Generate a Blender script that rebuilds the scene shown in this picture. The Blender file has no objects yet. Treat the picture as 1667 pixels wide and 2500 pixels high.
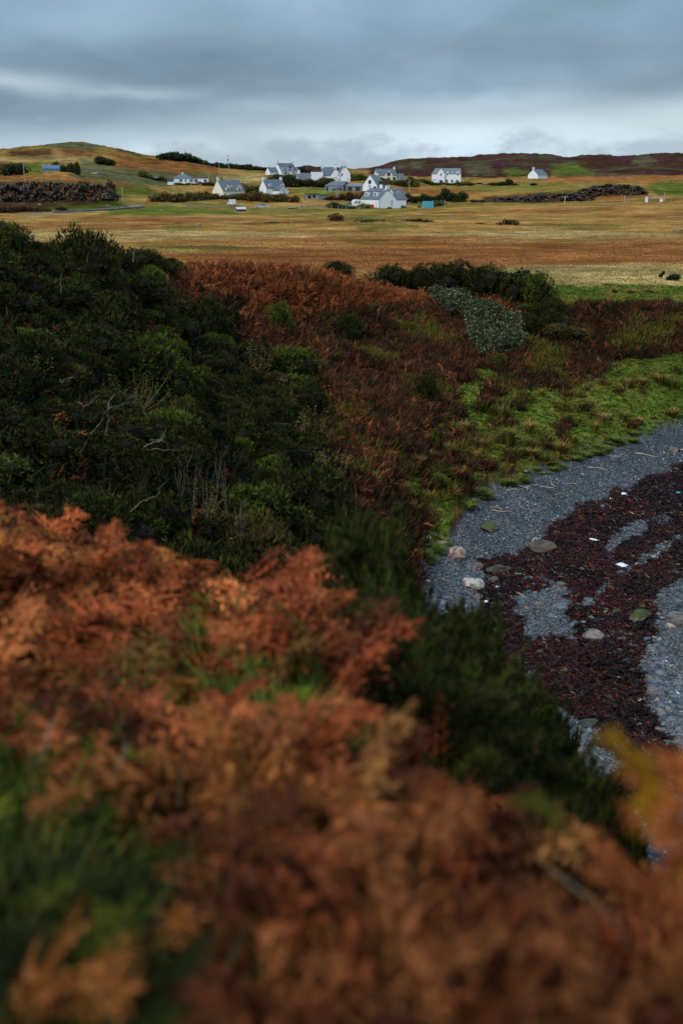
import bpy, math, random
import numpy as np
from mathutils import Vector

R = math.radians
rng = np.random.default_rng(7)
random.seed(7)
SC = bpy.context.scene
COL = SC.collection

# ------------------------------------------------------------------ camera
CZ = 14.0                       # eye height above the shingle
FPX, CX, CY = 2431.0, 833.5, 1250.0
PITCH = R(18.07)
cam_d = bpy.data.cameras.new("camera")
cam = bpy.data.objects.new("camera", cam_d)
COL.objects.link(cam)
cam.location = (0, 0, CZ)
cam.rotation_euler = (math.pi / 2 - PITCH, 0, 0)
cam_d.sensor_fit = 'VERTICAL'
cam_d.sensor_height = 36.0
cam_d.sensor_width = 24.0
cam_d.lens = 35.0
cam_d.clip_start = 0.05
cam_d.clip_end = 30000
cam_d.dof.use_dof = True
cam_d.dof.focus_distance = 55.0
cam_d.dof.aperture_fstop = 1.1
SC.camera = cam

# ------------------------------------------------------------------ world, sun, exposure
SUN_EL, SUN_AZ = 44.0, 222.0     # azimuth clockwise from +Y
w = bpy.data.worlds.new("World")
SC.world = w
w.use_nodes = True
nt = w.node_tree
nt.nodes.clear()


def N(tree, kind, **kw):
    n = tree.nodes.new(kind)
    for k, v in kw.items():
        if k.startswith('in_'):
            key = k[3:]
            key = int(key) if key.isdigit() else key.replace('_', ' ')
            n.inputs[key].default_value = v
        else:
            setattr(n, k, v)
    return n


def math_n(tree, op, a, b=None, c=None, clamp=False):
    n = tree.nodes.new('ShaderNodeMath')
    n.operation = op
    n.use_clamp = clamp
    for i, v in enumerate((a, b, c)):
        if v is None:
            continue
        if isinstance(v, (int, float)):
            n.inputs[i].default_value = v
        else:
            tree.links.new(v, n.inputs[i])
    return n.outputs[0]


def mix_c(tree, fac, a, b, mode='MIX'):
    n = tree.nodes.new('ShaderNodeMix')
    n.data_type = 'RGBA'
    n.blend_type = mode
    n.clamp_factor = True
    for sock, v in ((n.inputs[0], fac), (n.inputs[6], a), (n.inputs[7], b)):
        if isinstance(v, (int, float)):
            sock.default_value = v
        elif isinstance(v, (tuple, list)):
            sock.default_value = tuple(v) + ((1,) if len(v) == 3 else ())
        else:
            tree.links.new(v, sock)
    return n.outputs[2]


def ramp(tree, fac, stops, interp='LINEAR'):
    n = tree.nodes.new('ShaderNodeValToRGB')
    n.color_ramp.interpolation = interp
    els = n.color_ramp.elements
    while len(els) < len(stops):
        els.new(0.5)
    for e, (p, c) in zip(els, stops):
        e.position = p
        e.color = tuple(c) + (1,) if len(c) == 3 else c
    tree.links.new(fac, n.inputs[0])
    return n.outputs[0]


def lin(r, g, b, k=1.0):
    f = lambda v: ((v / 255) / 12.92 if v / 255 < 0.04045 else ((v / 255 + 0.055) / 1.055) ** 2.4) * k
    return (f(r), f(g), f(b))


def noise_tex(tree, vec, scale, detail=4, rough=0.5, dist=0.0):
    n = tree.nodes.new('ShaderNodeTexNoise')
    n.inputs['Scale'].default_value = scale
    n.inputs['Detail'].default_value = detail
    n.inputs['Roughness'].default_value = rough
    n.inputs['Distortion'].default_value = dist
    if vec is not None:
        tree.links.new(vec, n.inputs['Vector'])
    return n.outputs['Fac']


def mapping(tree, vec, scale=(1, 1, 1), loc=(0, 0, 0)):
    n = tree.nodes.new('ShaderNodeMapping')
    n.inputs['Scale'].default_value = scale
    n.inputs['Location'].default_value = loc
    tree.links.new(vec, n.inputs['Vector'])
    return n.outputs[0]


SKYK = 1.2
tc = nt.nodes.new('ShaderNodeTexCoord')
sep = nt.nodes.new('ShaderNodeSeparateXYZ')
nt.links.new(tc.outputs['Generated'], sep.inputs[0])
gen = tc.outputs['Generated']
elev = sep.outputs[2]
deg = lambda d: math.sin(R(d))
# u: bearing, elev: height above the horizon. Rolls of cloud with a pale gap over the horizon
u_ = math_n(nt, 'DIVIDE', sep.outputs[0], math_n(nt, 'MAXIMUM', sep.outputs[1], 0.05))
rise = math_n(nt, 'MULTIPLY', math_n(nt, 'ADD', math_n(nt, 'MULTIPLY', u_, 3.2), 0.85, clamp=True), 0.034)
warp = noise_tex(nt, mapping(nt, gen, (2.2, 1.0, 8.0), (3.1, 0, 0.3)), 1.6, 5, 0.5)
warp2 = noise_tex(nt, mapping(nt, gen, (1.2, 1.0, 5.0), (9.1, 0, 2.3)), 2.2, 3, 0.5)
el_w = math_n(nt, 'SUBTRACT', elev, rise)
el_w = math_n(nt, 'ADD', el_w, math_n(nt, 'MULTIPLY', math_n(nt, 'SUBTRACT', warp, 0.5), 0.05))
el_n = math_n(nt, 'DIVIDE', math_n(nt, 'ADD', el_w, 0.02), 0.20, clamp=True)
base = ramp(nt, el_n, [
    (0.0, lin(174, 193, 205)), (0.18, lin(186, 203, 213)), (0.27, lin(170, 190, 203)),
    (0.38, lin(130, 153, 172)), (0.52, lin(122, 146, 166)), (0.68, lin(130, 156, 176)),
    (0.84, lin(142, 172, 194)), (1.0, lin(146, 178, 200))], 'EASE')
big = math_n(nt, 'MULTIPLY_ADD', warp2, 0.9, 0.56)
streak = noise_tex(nt, mapping(nt, gen, (2.4, 1.0, 6.5), (1.7, 2, 0)), 2.6, 8, 0.52, 0.3)
streak_f = math_n(nt, 'MULTIPLY', math_n(nt, 'MULTIPLY_ADD', streak, 1.0, 0.52), big)
vm = nt.nodes.new('ShaderNodeVectorMath')
vm.operation = 'SCALE'
nt.links.new(base, vm.inputs[0])
nt.links.new(streak_f, vm.inputs['Scale'])
cl = vm.outputs[0]


def cloud_blob(u0, v0, wu, wv, tilt, col, amt, cl):
    """soft break or roll of cloud at bearing u0 and height v0"""
    du = math_n(nt, 'SUBTRACT', u_, u0)
    dv = math_n(nt, 'SUBTRACT', math_n(nt, 'ADD', elev, math_n(nt, 'MULTIPLY', math_n(nt, 'SUBTRACT', streak, 0.5), 0.03)), v0)
    dv = math_n(nt, 'SUBTRACT', dv, math_n(nt, 'MULTIPLY', du, tilt))
    q1 = math_n(nt, 'POWER', math_n(nt, 'ABSOLUTE', math_n(nt, 'DIVIDE', du, wu)), 2.0)
    q2 = math_n(nt, 'POWER', math_n(nt, 'ABSOLUTE', math_n(nt, 'DIVIDE', dv, wv)), 2.0)
    g_ = math_n(nt, 'EXPONENT', math_n(nt, 'MULTIPLY', math_n(nt, 'ADD', q1, q2), -1.0))
    g_ = math_n(nt, 'MULTIPLY', g_, math_n(nt, 'MULTIPLY', math_n(nt, 'MULTIPLY_ADD', warp, 1.6, 0.2), amt), clamp=True)
    return mix_c(nt, g_, cl, col)


cl = cloud_blob(-0.31, 0.088, 0.08, 0.0095, -0.07, lin(190, 207, 217), 0.8, cl)
cl = cloud_blob(-0.19, 0.078, 0.06, 0.005, -0.02, lin(184, 202, 212), 0.6, cl)
cl = cloud_blob(0.06, 0.066, 0.16, 0.007, 0.03, lin(192, 208, 216), 0.7, cl)
cl = cloud_blob(0.32, 0.060, 0.12, 0.012, 0.0, lin(196, 211, 218), 0.7, cl)
cl = cloud_blob(-0.20, 0.135, 0.10, 0.018, 0.05, lin(160, 190, 208), 0.45, cl)
cl = cloud_blob(0.30, 0.09, 0.12, 0.014, 0.10, lin(118, 136, 152), 0.7, cl)
cl = cloud_blob(-0.12, 0.062, 0.22, 0.012, 0.03, lin(124, 144, 160), 0.65, cl)
# low heaps near the horizon
puff = noise_tex(nt, mapping(nt, gen, (3.4, 1.0, 7.0), (0.9, 0, 0)), 3.4, 7, 0.58)
pth = math_n(nt, 'MULTIPLY_ADD', elev, 7.5, 0.24)
pf = math_n(nt, 'MULTIPLY', math_n(nt, 'SUBTRACT', puff, pth), 9.0, clamp=True)
cl = mix_c(nt, math_n(nt, 'MULTIPLY', pf, 0.6), cl, lin(150, 168, 183))
# the overcast brightens towards the zenith
zb = math_n(nt, 'MULTIPLY', math_n(nt, 'SUBTRACT', elev, deg(11.0)), 2.2, clamp=True)
zen = math_n(nt, 'MULTIPLY_ADD', zb, 0.6, 1.0)
vm2 = nt.nodes.new('ShaderNodeVectorMath')
vm2.operation = 'SCALE'
nt.links.new(cl, vm2.inputs[0])
nt.links.new(zen, vm2.inputs['Scale'])
sky = N(nt, 'ShaderNodeTexSky', sky_type='NISHITA', sun_disc=False, sun_elevation=R(SUN_EL), sun_rotation=R(SUN_AZ))
bg1 = N(nt, 'ShaderNodeBackground', in_Strength=SKYK)
bg2 = N(nt, 'ShaderNodeBackground', in_Strength=0.05)
nt.links.new(vm2.outputs[0], bg1.inputs[0])
nt.links.new(sky.outputs[0], bg2.inputs[0])
mixs = N(nt, 'ShaderNodeMixShader', in_0=0.12)
nt.links.new(bg1.outputs[0], mixs.inputs[1])
nt.links.new(bg2.outputs[0], mixs.inputs[2])
wo = nt.nodes.new('ShaderNodeOutputWorld')
nt.links.new(mixs.outputs[0], wo.inputs[0])

sun_d = bpy.data.lights.new("sun", 'SUN')
sun_d.energy = 2.3
sun_d.angle = R(12)
sun_d.color = (1.0, 0.96, 0.90)
sun = bpy.data.objects.new("sun", sun_d)
COL.objects.link(sun)
a, e = R(SUN_AZ), R(SUN_EL)
sdir = Vector((math.sin(a) * math.cos(e), math.cos(a) * math.cos(e), math.sin(e)))
sun.rotation_euler = sdir.to_track_quat('Z', 'Y').to_euler()
sun.location = (0, 0, 80)

vs = SC.view_settings
vs.view_transform = 'Standard'
vs.look = 'None'
vs.exposure = 0.0
vs.gamma = 1.0
SC.cycles.max_bounces = 4
SC.cycles.diffuse_bounces = 2
SC.cycles.use_denoising = True

# ------------------------------------------------------------------ pixel <-> world
cp, sp = math.cos(PITCH), math.sin(PITCH)


def ray(px, py):
    xc = (np.asarray(px, float) - CX) / FPX
    yc = (CY - np.asarray(py, float)) / FPX
    return xc, cp + yc * sp, -sp + yc * cp


def at(px, py, d):
    """point at horizontal distance d (measured along the ground) seen at photo position px,py"""
    x, y, z = ray(px, py)
    h = np.hypot(x, y)
    return Vector((float(x / h * d), float(y / h * d), float(z / h * d + CZ)))


def project(x, y, z):
    zz = z - CZ
    w_ = y * cp - zz * sp
    w_ = np.where(w_ < 0.01, 0.01, w_)
    u = x / w_
    v = (y * sp + zz * cp) / w_
    return CX + u * FPX, CY - v * FPX


def az_of(px, t):
    xc = (px - CX) / FPX
    A = 0.0
    for _ in range(40):
        A = math.asin(max(-0.99, min(0.99, xc * (math.cos(A) * cp - t * sp))))
    return A


# ------------------------------------------------------------------ numpy noise
def _h(ix, iy, s):
    n = (ix.astype(np.int64) * 374761393 + iy.astype(np.int64) * 668265263 + s * 1442695041) & 0xFFFFFFFF
    n = ((n ^ (n >> 13)) * 1274126177) & 0xFFFFFFFF
    n = n ^ (n >> 16)
    return (n & 0xFFFFFF) / float(0xFFFFFF)


def vnoise(x, y, s=0):
    x = np.asarray(x, float); y = np.asarray(y, float)
    ix, iy = np.floor(x), np.floor(y)
    fx, fy = x - ix, y - iy
    fx = fx * fx * (3 - 2 * fx); fy = fy * fy * (3 - 2 * fy)
    a = _h(ix, iy, s); b = _h(ix + 1, iy, s); c = _h(ix, iy + 1, s); d = _h(ix + 1, iy + 1, s)
    return (a + (b - a) * fx) * (1 - fy) + (c + (d - c) * fx) * fy


def fbm(x, y, s=0, o=4, r=0.5):
    t = 0; amp = 1; tot = 0
    for i in range(o):
        t = t + amp * vnoise(x * 2 ** i + i * 17.3, y * 2 ** i - i * 9.1, s + i)
        tot += amp
        amp *= r
    return t / tot


def inpoly(px, py, poly):
    px = np.asarray(px, float); py = np.asarray(py, float)
    xs = [p[0] for p in poly]; ys = [p[1] for p in poly]
    out = np.zeros(px.shape, bool)
    bb = (px >= min(xs)) & (px <= max(xs)) & (py >= min(ys)) & (py <= max(ys))
    if not bb.any():
        return out
    x = px[bb]; y = py[bb]
    c = np.zeros(x.shape, bool)
    n = len(poly)
    for i in range(n):
        x1, y1 = poly[i]; x2, y2 = poly[(i + 1) % n]
        if y1 == y2:
            continue
        c ^= ((y1 > y) != (y2 > y)) & (x < (x2 - x1) * (y - y1) / (y2 - y1) + x1)
    out[bb] = c
    return out


def smooth(a, b, x):
    t = np.clip((x - a) / (b - a), 0, 1)
    return t * t * (3 - 2 * t)
# ------------------------------------------------------------------ terrain: lofted through feature lines
def LP(pts):      # (px, py, d)
    out = []
    for px, py, d in pts:
        x, y, z = ray(px, py)
        h = float(np.hypot(x, y))
        out.append((math.atan2(float(x), float(y)), d, float(z) / h * d))
    return out


def LZ(pts):      # (px, z, d)
    return [(az_of(px, z / d), d, z) for px, z, d in pts]


def row(d, pts):
    return LP([(x, y, d) for x, y in pts])


def toe(px, py, z=-14.0):
    x, y, zz = ray(px, py)
    h = float(np.hypot(x, y))
    return (math.atan2(float(x), float(y)), z / (float(zz) / h), z)


LINES = [
    [(-1, .3, -1.66), (1, .3, -1.66)],
    [(-1, 1.2, -1.72), (1, 1.2, -1.75)],
    LZ([(-400, -2.6, 7.5), (0, -2.65, 7.2), (300, -2.75, 6.5), (600, -2.72, 5.8), (780, -2.6, 5.2), (900, -2.55, 4.2),
        (1100, -2.45, 3.4), (1250, -2.35, 2.7), (1400, -2.25, 2.3), (1667, -2.3, 2.6), (2100, -2.4, 3)]),
    LZ([(-400, -6, 13), (0, -6, 13), (300, -6.3, 13), (600, -6.4, 12), (800, -5.4, 11), (900, -5.2, 10.5),
        (1000, -5.8, 10.2), (1100, -5.6, 9.8), (1250, -5.9, 9.3), (1330, -6.3, 8.8), (1400, -7.3, 9), (1667, -8.5, 9), (2100, -9, 9.5)]),
    LZ([(-400, -7, 19), (0, -7.2, 19), (300, -8, 20), (600, -10, 22), (800, -10.8, 23), (1000, -12.4, 24), (1060, -13.4, 24),
        (1100, -14, 23), (1300, -14, 20), (1400, -14, 19), (1667, -14, 18.5), (2100, -14, 18.5)]),
    LP([(-300, 1010, 24), (0, 1060, 24), (300, 1120, 25), (600, 1220, 27), (800, 1270, 31), (930, 1320, 33)])
    + [toe(1030, 1400), toe(1085, 1335), toe(1118, 1272), toe(1147, 1231), toe(1197, 1195), toe(1284, 1172), toe(1407, 1121), toe(1520, 1088), toe(1627, 1048), toe(1700, 1030), toe(2100, 990)],
    LP([(-300, 760, 29), (0, 800, 31), (200, 850, 34), (400, 900, 38), (600, 950, 44), (800, 950, 52), (1000, 950, 56),
        (1130, 960, 58), (1250, 905, 63), (1400, 885, 67), (1667, 850, 70), (2100, 840, 74)]),
    LP([(-300, 600, 34), (0, 640, 36), (200, 690, 42), (400, 760, 48), (600, 780, 55), (800, 800, 62), (1000, 800, 67),
        (1200, 830, 68), (1400, 800, 71), (1667, 790, 74), (2100, 780, 78)]),
    LP([(-300, 550, 42), (0, 600, 43), (200, 648, 47), (400, 664, 52), (560, 645, 60), (640, 643, 62), (800, 672, 67),
        (1000, 715, 72), (1150, 738, 73), (1300, 748, 73.5), (1450, 745, 75), (1667, 742, 77.5), (2100, 742, 81)]),
    LZ([(-300, -7.2, 90), (400, -7.7, 92), (833, -7.7, 95), (1300, -7.6, 95), (2100, -7.6, 95)]),
    LZ([(-300, -7.6, 150), (833, -7.7, 150), (2100, -7.6, 150)]),
    LZ([(-300, -7.4, 230), (833, -7.6, 230), (1667, -7.0, 230), (2100, -6.5, 230)]),
    row(350, [(-300, 522), (0, 520), (200, 518), (400, 507), (600, 513), (800, 512), (1000, 511), (1300, 500), (1667, 492), (2000, 488)]),
    row(395, [(-300, 500), (0, 500), (200, 496), (280, 493), (400, 490), (500, 490), (600, 492), (700, 486), (800, 488), (1000, 500), (1180, 492), (1300, 490), (1440, 490), (1580, 484), (1667, 478), (2000, 470)]),
    row(415, [(-300, 440), (0, 447), (200, 444), (275, 455), (330, 470), (400, 480), (500, 481), (600, 480), (700, 474), (800, 478), (1000, 492), (1180, 478), (1300, 474), (1440, 462), (1500, 452), (1575, 462), (1600, 474), (1667, 472), (2000, 466)]),
    row(500, [(-300, 420), (0, 422), (100, 420), (200, 418), (300, 428), (400, 447), (500, 454), (600, 456), (700, 452), (800, 449), (900, 452), (1000, 462), (1200, 460), (1400, 454), (1500, 448), (1667, 452), (2000, 448)]),
    row(600, [(-300, 395), (0, 388), (100, 384), (200, 385), (300, 400), (400, 404), (470, 414), (600, 424), (700, 424), (780, 430), (900, 438), (1000, 447), (1200, 450), (1400, 446), (1667, 442), (2000, 438)]),
    row(690, [(-300, 372), (0, 362), (60, 354), (110, 350), (150, 345), (180, 343), (220, 344), (250, 351), (300, 365), (350, 378), (400, 381), (450, 383), (480, 392), (520, 402), (570, 406), (640, 416), (700, 424), (900, 428), (1100, 440), (1667, 436), (2000, 432)]),
    row(900, [(-300, 400), (0, 392), (400, 398), (600, 420), (700, 424), (850, 426), (1000, 430), (1200, 430), (1400, 426), (1667, 424), (2000, 420)]),
    row(1200, [(-300, 410), (0, 405), (400, 405), (650, 418), (850, 420), (950, 410), (1050, 405), (1200, 398), (1330, 398), (1430, 400), (1560, 398), (1667, 398), (2000, 395)]),
    row(1600, [(-300, 410), (0, 405), (400, 405), (600, 412), (700, 410), (770, 405), (830, 406), (870, 412), (890, 408), (930, 402), (945, 395), (1000, 389), (1060, 386), (1110, 379), (1180, 377), (1240, 374), (1280, 373), (1330, 373),
               (1360, 374), (1385, 381), (1395, 383), (1410, 377), (1440, 372), (1460, 374), (1500, 379), (1550, 377), (1600, 376), (1667, 372), (1800, 370), (2000, 380)]),
    [(a_, d_, z_ - 30) for a_, d_, z_ in row(2600, [(-300, 430), (833, 430), (2000, 430)])],
    [(-1, 7500, -80), (1, 7500, -80)],
]
TAZ = np.concatenate([np.radians(np.arange(-180, -33, 3)), np.radians(np.arange(-33, 33, 0.06)), np.radians(np.arange(33, 181, 3))])
DMIN, DMAX, ND = 0.3, 7500.0, 760
TL = np.linspace(math.log(DMIN), math.log(DMAX), ND)


def gsm(a, n, axis):
    k = np.exp(-0.5 * (np.arange(-3 * n, 3 * n + 1) / n) ** 2); k /= k.sum()
    pad = [(0, 0)] * a.ndim; pad[axis] = (3 * n, 3 * n)
    b = np.pad(a, pad, mode='edge')
    out = np.zeros_like(a)
    for i, kk in enumerate(k):
        sl = [slice(None)] * a.ndim; sl[axis] = slice(i, i + a.shape[axis])
        out += kk * b[tuple(sl)]
    return out


Dk, Zk = [], []
for k_, L in enumerate(LINES):
    L = sorted(L)
    A = np.array([q[0] for q in L]); D = np.array([q[1] for q in L]); Z = np.array([q[2] for q in L])
    ld = np.interp(TAZ, A, np.log(D)); zz = np.interp(TAZ, A, Z / D) * np.exp(ld)
    n_ = 14 if k_ < 17 else 5
    Dk.append(gsm(ld, n_, 0)); Zk.append(gsm(zz, n_, 0))
Dk = np.array(Dk); Zk = np.array(Zk)
TZ = np.zeros((len(TAZ), ND))
for i in range(len(TAZ)):
    TZ[i] = np.interp(TL, Dk[:, i], Zk[:, i])
TZ = gsm(TZ, 2, 1)
LD3 = Dk[4]; LD4 = Dk[5]
AA, LL = np.meshgrid(TAZ, TL, indexing='ij')
DD = np.exp(LL)
XX = DD * np.sin(AA); YY = DD * np.cos(AA)
back = smooth(R(60), R(110), np.abs(AA))
TZ = TZ * (1 - back) + back * (-1.7 - 0.02 * np.minimum(DD, 300))
# the shingle lies between the two toe lines where both are low
def near_beach(A, D):
    l3 = np.interp(A, TAZ, LD3); l4 = np.interp(A, TAZ, LD4)
    lo = np.interp(A, TAZ, Zk[5])
    wob = (fbm(np.sin(A) * D / 1.6, np.cos(A) * D / 1.6, 97, 4, .6) - .5) * 2.6 / np.maximum(D, 5)
    return (np.log(D) > l3 - 0.02) & (np.log(D) < l4 + wob) & (lo < -13.5) & (np.abs(A) < R(60))


BE = near_beach(AA, DD).astype(float)
BE = gsm(gsm(BE, 2, 0), 2, 1)
# relief
amp = np.interp(DD, [0, 2, 8, 14, 22, 45, 68, 78, 90, 230, 330, 420, 600, 900, 1600, 8000], [0, .06, .12, .3, .55, 1.0, .9, .5, .25, .5, .8, 1.8, 4.0, 6, 10, 8])
wl = 9.0
n1 = fbm(XX / 4.0, YY / 4.0, 3, 5, 0.55) - 0.5
n2 = fbm(XX / 22, YY / 22, 11, 4) - 0.5
n3 = fbm(XX / 90, YY / 90, 19, 4) - 0.5
wfar = smooth(150, 500, DD); wvf = smooth(600, 1200, DD)
relief = n1 * (1 - wfar) + (0.75 * n2 + 0.35 * n1) * wfar * (1 - wvf) + (n3 * 0.9 + n2 * 0.7 - 1.1 * np.abs(fbm(XX / 60, YY / 40, 99, 4) - .5)) * wvf
TZ = TZ + amp * relief * (1 - 0.93 * BE)
# low knolls of the moor
for kx, ky, kd, kw, kh in [(450, 556, 205, 9, .8), (660, 545, 225, 11, .7), (900, 548, 215, 16, 1.0), (1020, 535, 250, 15, 1.0), (1240, 535, 250, 9, .8),
                           (1170, 575, 172, 4, .5), (1570, 555, 205, 5, .5), (820, 525, 300, 6, .8)]:
    q = at(kx, ky, kd)
    TZ += kh * np.exp(-(((XX - q.x) / kw) ** 2 + ((YY - q.y) / (kw * 1.2)) ** 2))
# ground under the buildings is levelled to where each one stands
PADS = [(925, 508.5, 365, 12), (790, 444, 520, 20), (686, 427, 560, 12), (655, 474, 420, 10), (545, 480, 400, 11), (455, 451, 480, 13),
        (830, 467, 440, 10), (905, 466, 425, 10), (945, 441, 560, 12), (1087, 447, 590, 14), (1310, 448, 750, 14), (123, 420, 450, 7),
        (770, 488, 400, 7), (589, 518, 345, 5), (384, 443, 520, 7), (1043, 507.5, 360, 5), (870, 505, 372, 6), (638, 508, 360, 7)]
for kx, ky, kd, kr in PADS:
    q = at(kx, ky, kd)
    r2 = (XX - q.x) ** 2 + (YY - q.y) ** 2
    m = smooth(kr * 2.2, kr, np.sqrt(r2))
    TZ = TZ * (1 - m) + (q.z - CZ) * m


def height(x, y):
    x = np.asarray(x, float); y = np.asarray(y, float)
    A = np.arctan2(x, y); D = np.log(np.clip(np.hypot(x, y), DMIN, DMAX * 0.999))
    i = np.clip(np.searchsorted(TAZ, A) - 1, 0, len(TAZ) - 2)
    fa = np.clip((A - TAZ[i]) / (TAZ[i + 1] - TAZ[i]), 0, 1)
    dj = (D - TL[0]) / (TL[1] - TL[0]); j = np.clip(dj.astype(int), 0, ND - 2); fd = dj - j
    z = (TZ[i, j] * (1 - fa) + TZ[i + 1, j] * fa) * (1 - fd) + (TZ[i, j + 1] * (1 - fa) + TZ[i + 1, j + 1] * fa) * fd
    return z + CZ


def hz(x, y):
    return float(height(np.array([x]), np.array([y]))[0])


def ground_at(px, py, dmin=1.0, dmax=2000, up=0.0):
    """first hit of the pixel ray with the ground"""
    x, y, z = ray(px, py)
    h = float(np.hypot(x, y))
    d = np.exp(np.linspace(math.log(dmin), math.log(dmax), 4000))
    X = x / h * d; Y = y / h * d; Zr = z / h * d + CZ
    hit = np.nonzero(height(X, Y) + up >= Zr)[0]
    k = hit[0] if len(hit) else len(d) - 1
    return Vector((float(X[k]), float(Y[k]), float(height(X[k:k + 1], Y[k:k + 1])[0])))


# ------------------------------------------------------------------ what covers the ground
GORSE, BRACKEN, HEATHER, GRASS, FIELD, SHINGLE, PALE, FAR, NEARG, NEARB = range(10)
P_GORSE = [
    [(-400, 500), (0, 540), (200, 600), (420, 640), (400, 700), (450, 740), (560, 790), (600, 860), (700, 900), (760, 960), (740, 1050),
     (800, 1180), (860, 1330), (800, 1450), (0, 1500), (-400, 1500)],
    [(1030, 690), (1250, 660), (1330, 740), (1385, 780), (1370, 840), (1290, 835), (1285, 760), (1200, 715), (1100, 700)],
]
P_BRACK = [
    [(400, 600), (560, 600), (850, 630), (1050, 680), (1060, 735), (950, 745), (800, 770), (700, 775), (600, 740), (430, 730)],
    [(560, 740), (700, 760), (800, 900), (900, 1040), (1000, 1160), (930, 1170), (830, 1050), (680, 920), (590, 850)],
    [(1080, 690), (1290, 790), (1270, 830), (1190, 775), (1080, 730)],
]
P_PALE = [[(1052, 705), (1075, 712), (1100, 735), (1160, 752), (1200, 780), (1262, 800), (1278, 835), (1262, 868), (1205, 872), (1190, 880), (1160, 850), (1140, 800), (1100, 780), (1060, 740)]]
P_GRASS = [
    [(1055, 1010), (1100, 950), (1160, 900), (1230, 925), (1330, 950), (1400, 930), (1480, 895), (1560, 880), (1667, 850), (2100, 840), (2100, 1060), (1667, 1052), (1530, 1080),
     (1400, 1100), (1290, 1140), (1200, 1160), (1150, 1210), (1110, 1280), (1090, 1390), (1020, 1370), (960, 1250), (990, 1150), (1100, 1170), (1080, 1080)],
    [(1280, 700), (1667, 690), (2100, 690), (2100, 742), (1667, 742), (1480, 738), (1340, 745)],
    [(860, 980), (910, 980), (900, 1030), (870, 1010)], [(1000, 1080), (1060, 1090), (1110, 1200), (1060, 1210), (1010, 1130)],
]


def cover(px, py, d, A=None):
    wx = (fbm(px / 40, py / 40, 31, 3) - 0.5) * 60; wy = (fbm(px / 40, py / 40, 37, 3) - 0.5) * 44
    X = px + wx; Y = py + wy
    c = np.full(px.shape, HEATHER)
    for P in P_BRACK: c[inpoly(X, Y, P)] = BRACKEN
    for P in P_GRASS: c[inpoly(X, Y, P)] = GRASS
    pn = fbm(px / 26, py / 20, 93, 4, .6)
    c[(c == GRASS) & (py > 760) & (pn > np.interp(px, [950, 1150, 1400, 1667], [.50, .56, .66, .74]))] = HEATHER
    for P in P_GORSE: c[inpoly(X, Y, P)] = GORSE
    for P in P_PALE: c[inpoly(px + wx * .8, py + wy * .8, P) & (fbm(px / 12, py / 10, 95, 3) < .6)] = PALE
    c[(d > 88)] = FIELD
    c[(d > 330)] = FAR
    if A is not None:
        crest = np.exp(np.interp(A, TAZ, Dk[8]))
        c[(d > crest + 1.5) & (d <= 330) & ~((c == GRASS) & (d < 100))] = FIELD
        ridge = np.exp(np.interp(A, TAZ, Dk[2]))
        c[d < ridge * 1.25] = NEARB
        c[(d >= ridge * 1.25) & (d < 20) & (c != SHINGLE)] = GORSE
        c[near_beach(A, d)] = SHINGLE
    return c


P_GREEN_NEAR = [
    [(-100, 1760), (60, 1690), (200, 1720), (340, 1830), (480, 2000), (560, 2220), (600, 2520), (760, 3200), (760, 5000), (-1500, 5000), (-600, 1900)],
    [(560, 1640), (600, 1560), (660, 1560), (740, 1640), (740, 1790), (660, 1830), (590, 1780)],
    [(460, 1480), (580, 1470), (600, 1580), (520, 1640)], [(200, 1640), (330, 1590), (320, 1720), (210, 1760)],
    [(600, 2040), (700, 2060), (700, 2200), (620, 2190)],
]
P_WEED = [[(1800, 1080), (1667, 1131), (1499, 1199), (1453, 1227), (1366, 1263), (1334, 1309), (1284, 1350), (1165, 1368), (1180, 1410), (1170, 1480), (1150, 1560),
           (1200, 1640), (1290, 1700), (1400, 1750), (1450, 1800), (1520, 1870), (1450, 1960), (1600, 2000), (1700, 1900), (1608, 1788), (1590, 1733), (1576, 1679),
           (1572, 1610), (1599, 1564), (1600, 1490), (1608, 1441), (1667, 1419), (1800, 1380)]]
P_GRAVEL = [[(1465, 1350), (1490, 1308), (1540, 1280), (1613, 1262), (1650, 1250), (1590, 1286), (1535, 1318), (1490, 1350)],
            [(1500, 1405), (1550, 1368), (1610, 1330), (1690, 1290), (1800, 1245), (1800, 1262), (1690, 1305), (1615, 1345), (1560, 1380), (1525, 1408)],
            [(1290, 1445), (1380, 1425), (1392, 1440), (1365, 1455), (1395, 1474), (1375, 1510), (1415, 1545), (1385, 1560), (1275, 1555), (1268, 1505), (1245, 1464)],
            [(1415, 1465), (1470, 1435), (1490, 1420), (1480, 1450), (1430, 1482)],
            [(1225, 1640), (1300, 1655), (1310, 1685), (1250, 1695)], [(1390, 1780), (1450, 1760), (1490, 1850), (1450, 1940), (1400, 1920)]]


def weed_mask(px, py, s=1.0):
    wx = (fbm(px / 30, py / 22, 71, 5, .6) - 0.5) * 55; wy = (fbm(px / 30, py / 22, 77, 5, .6) - 0.5) * 34
    m = np.zeros(px.shape, bool)
    for P in P_WEED:
        m |= inpoly(px + wx * s, py + wy * s, P)
    for P in P_GRAVEL:
        m &= ~inpoly(px + wx * s, py + wy * s, P)
    hole = fbm(px / 16, py / 9, 91, 4, .6)
    return m & (hole < 0.72)


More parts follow.
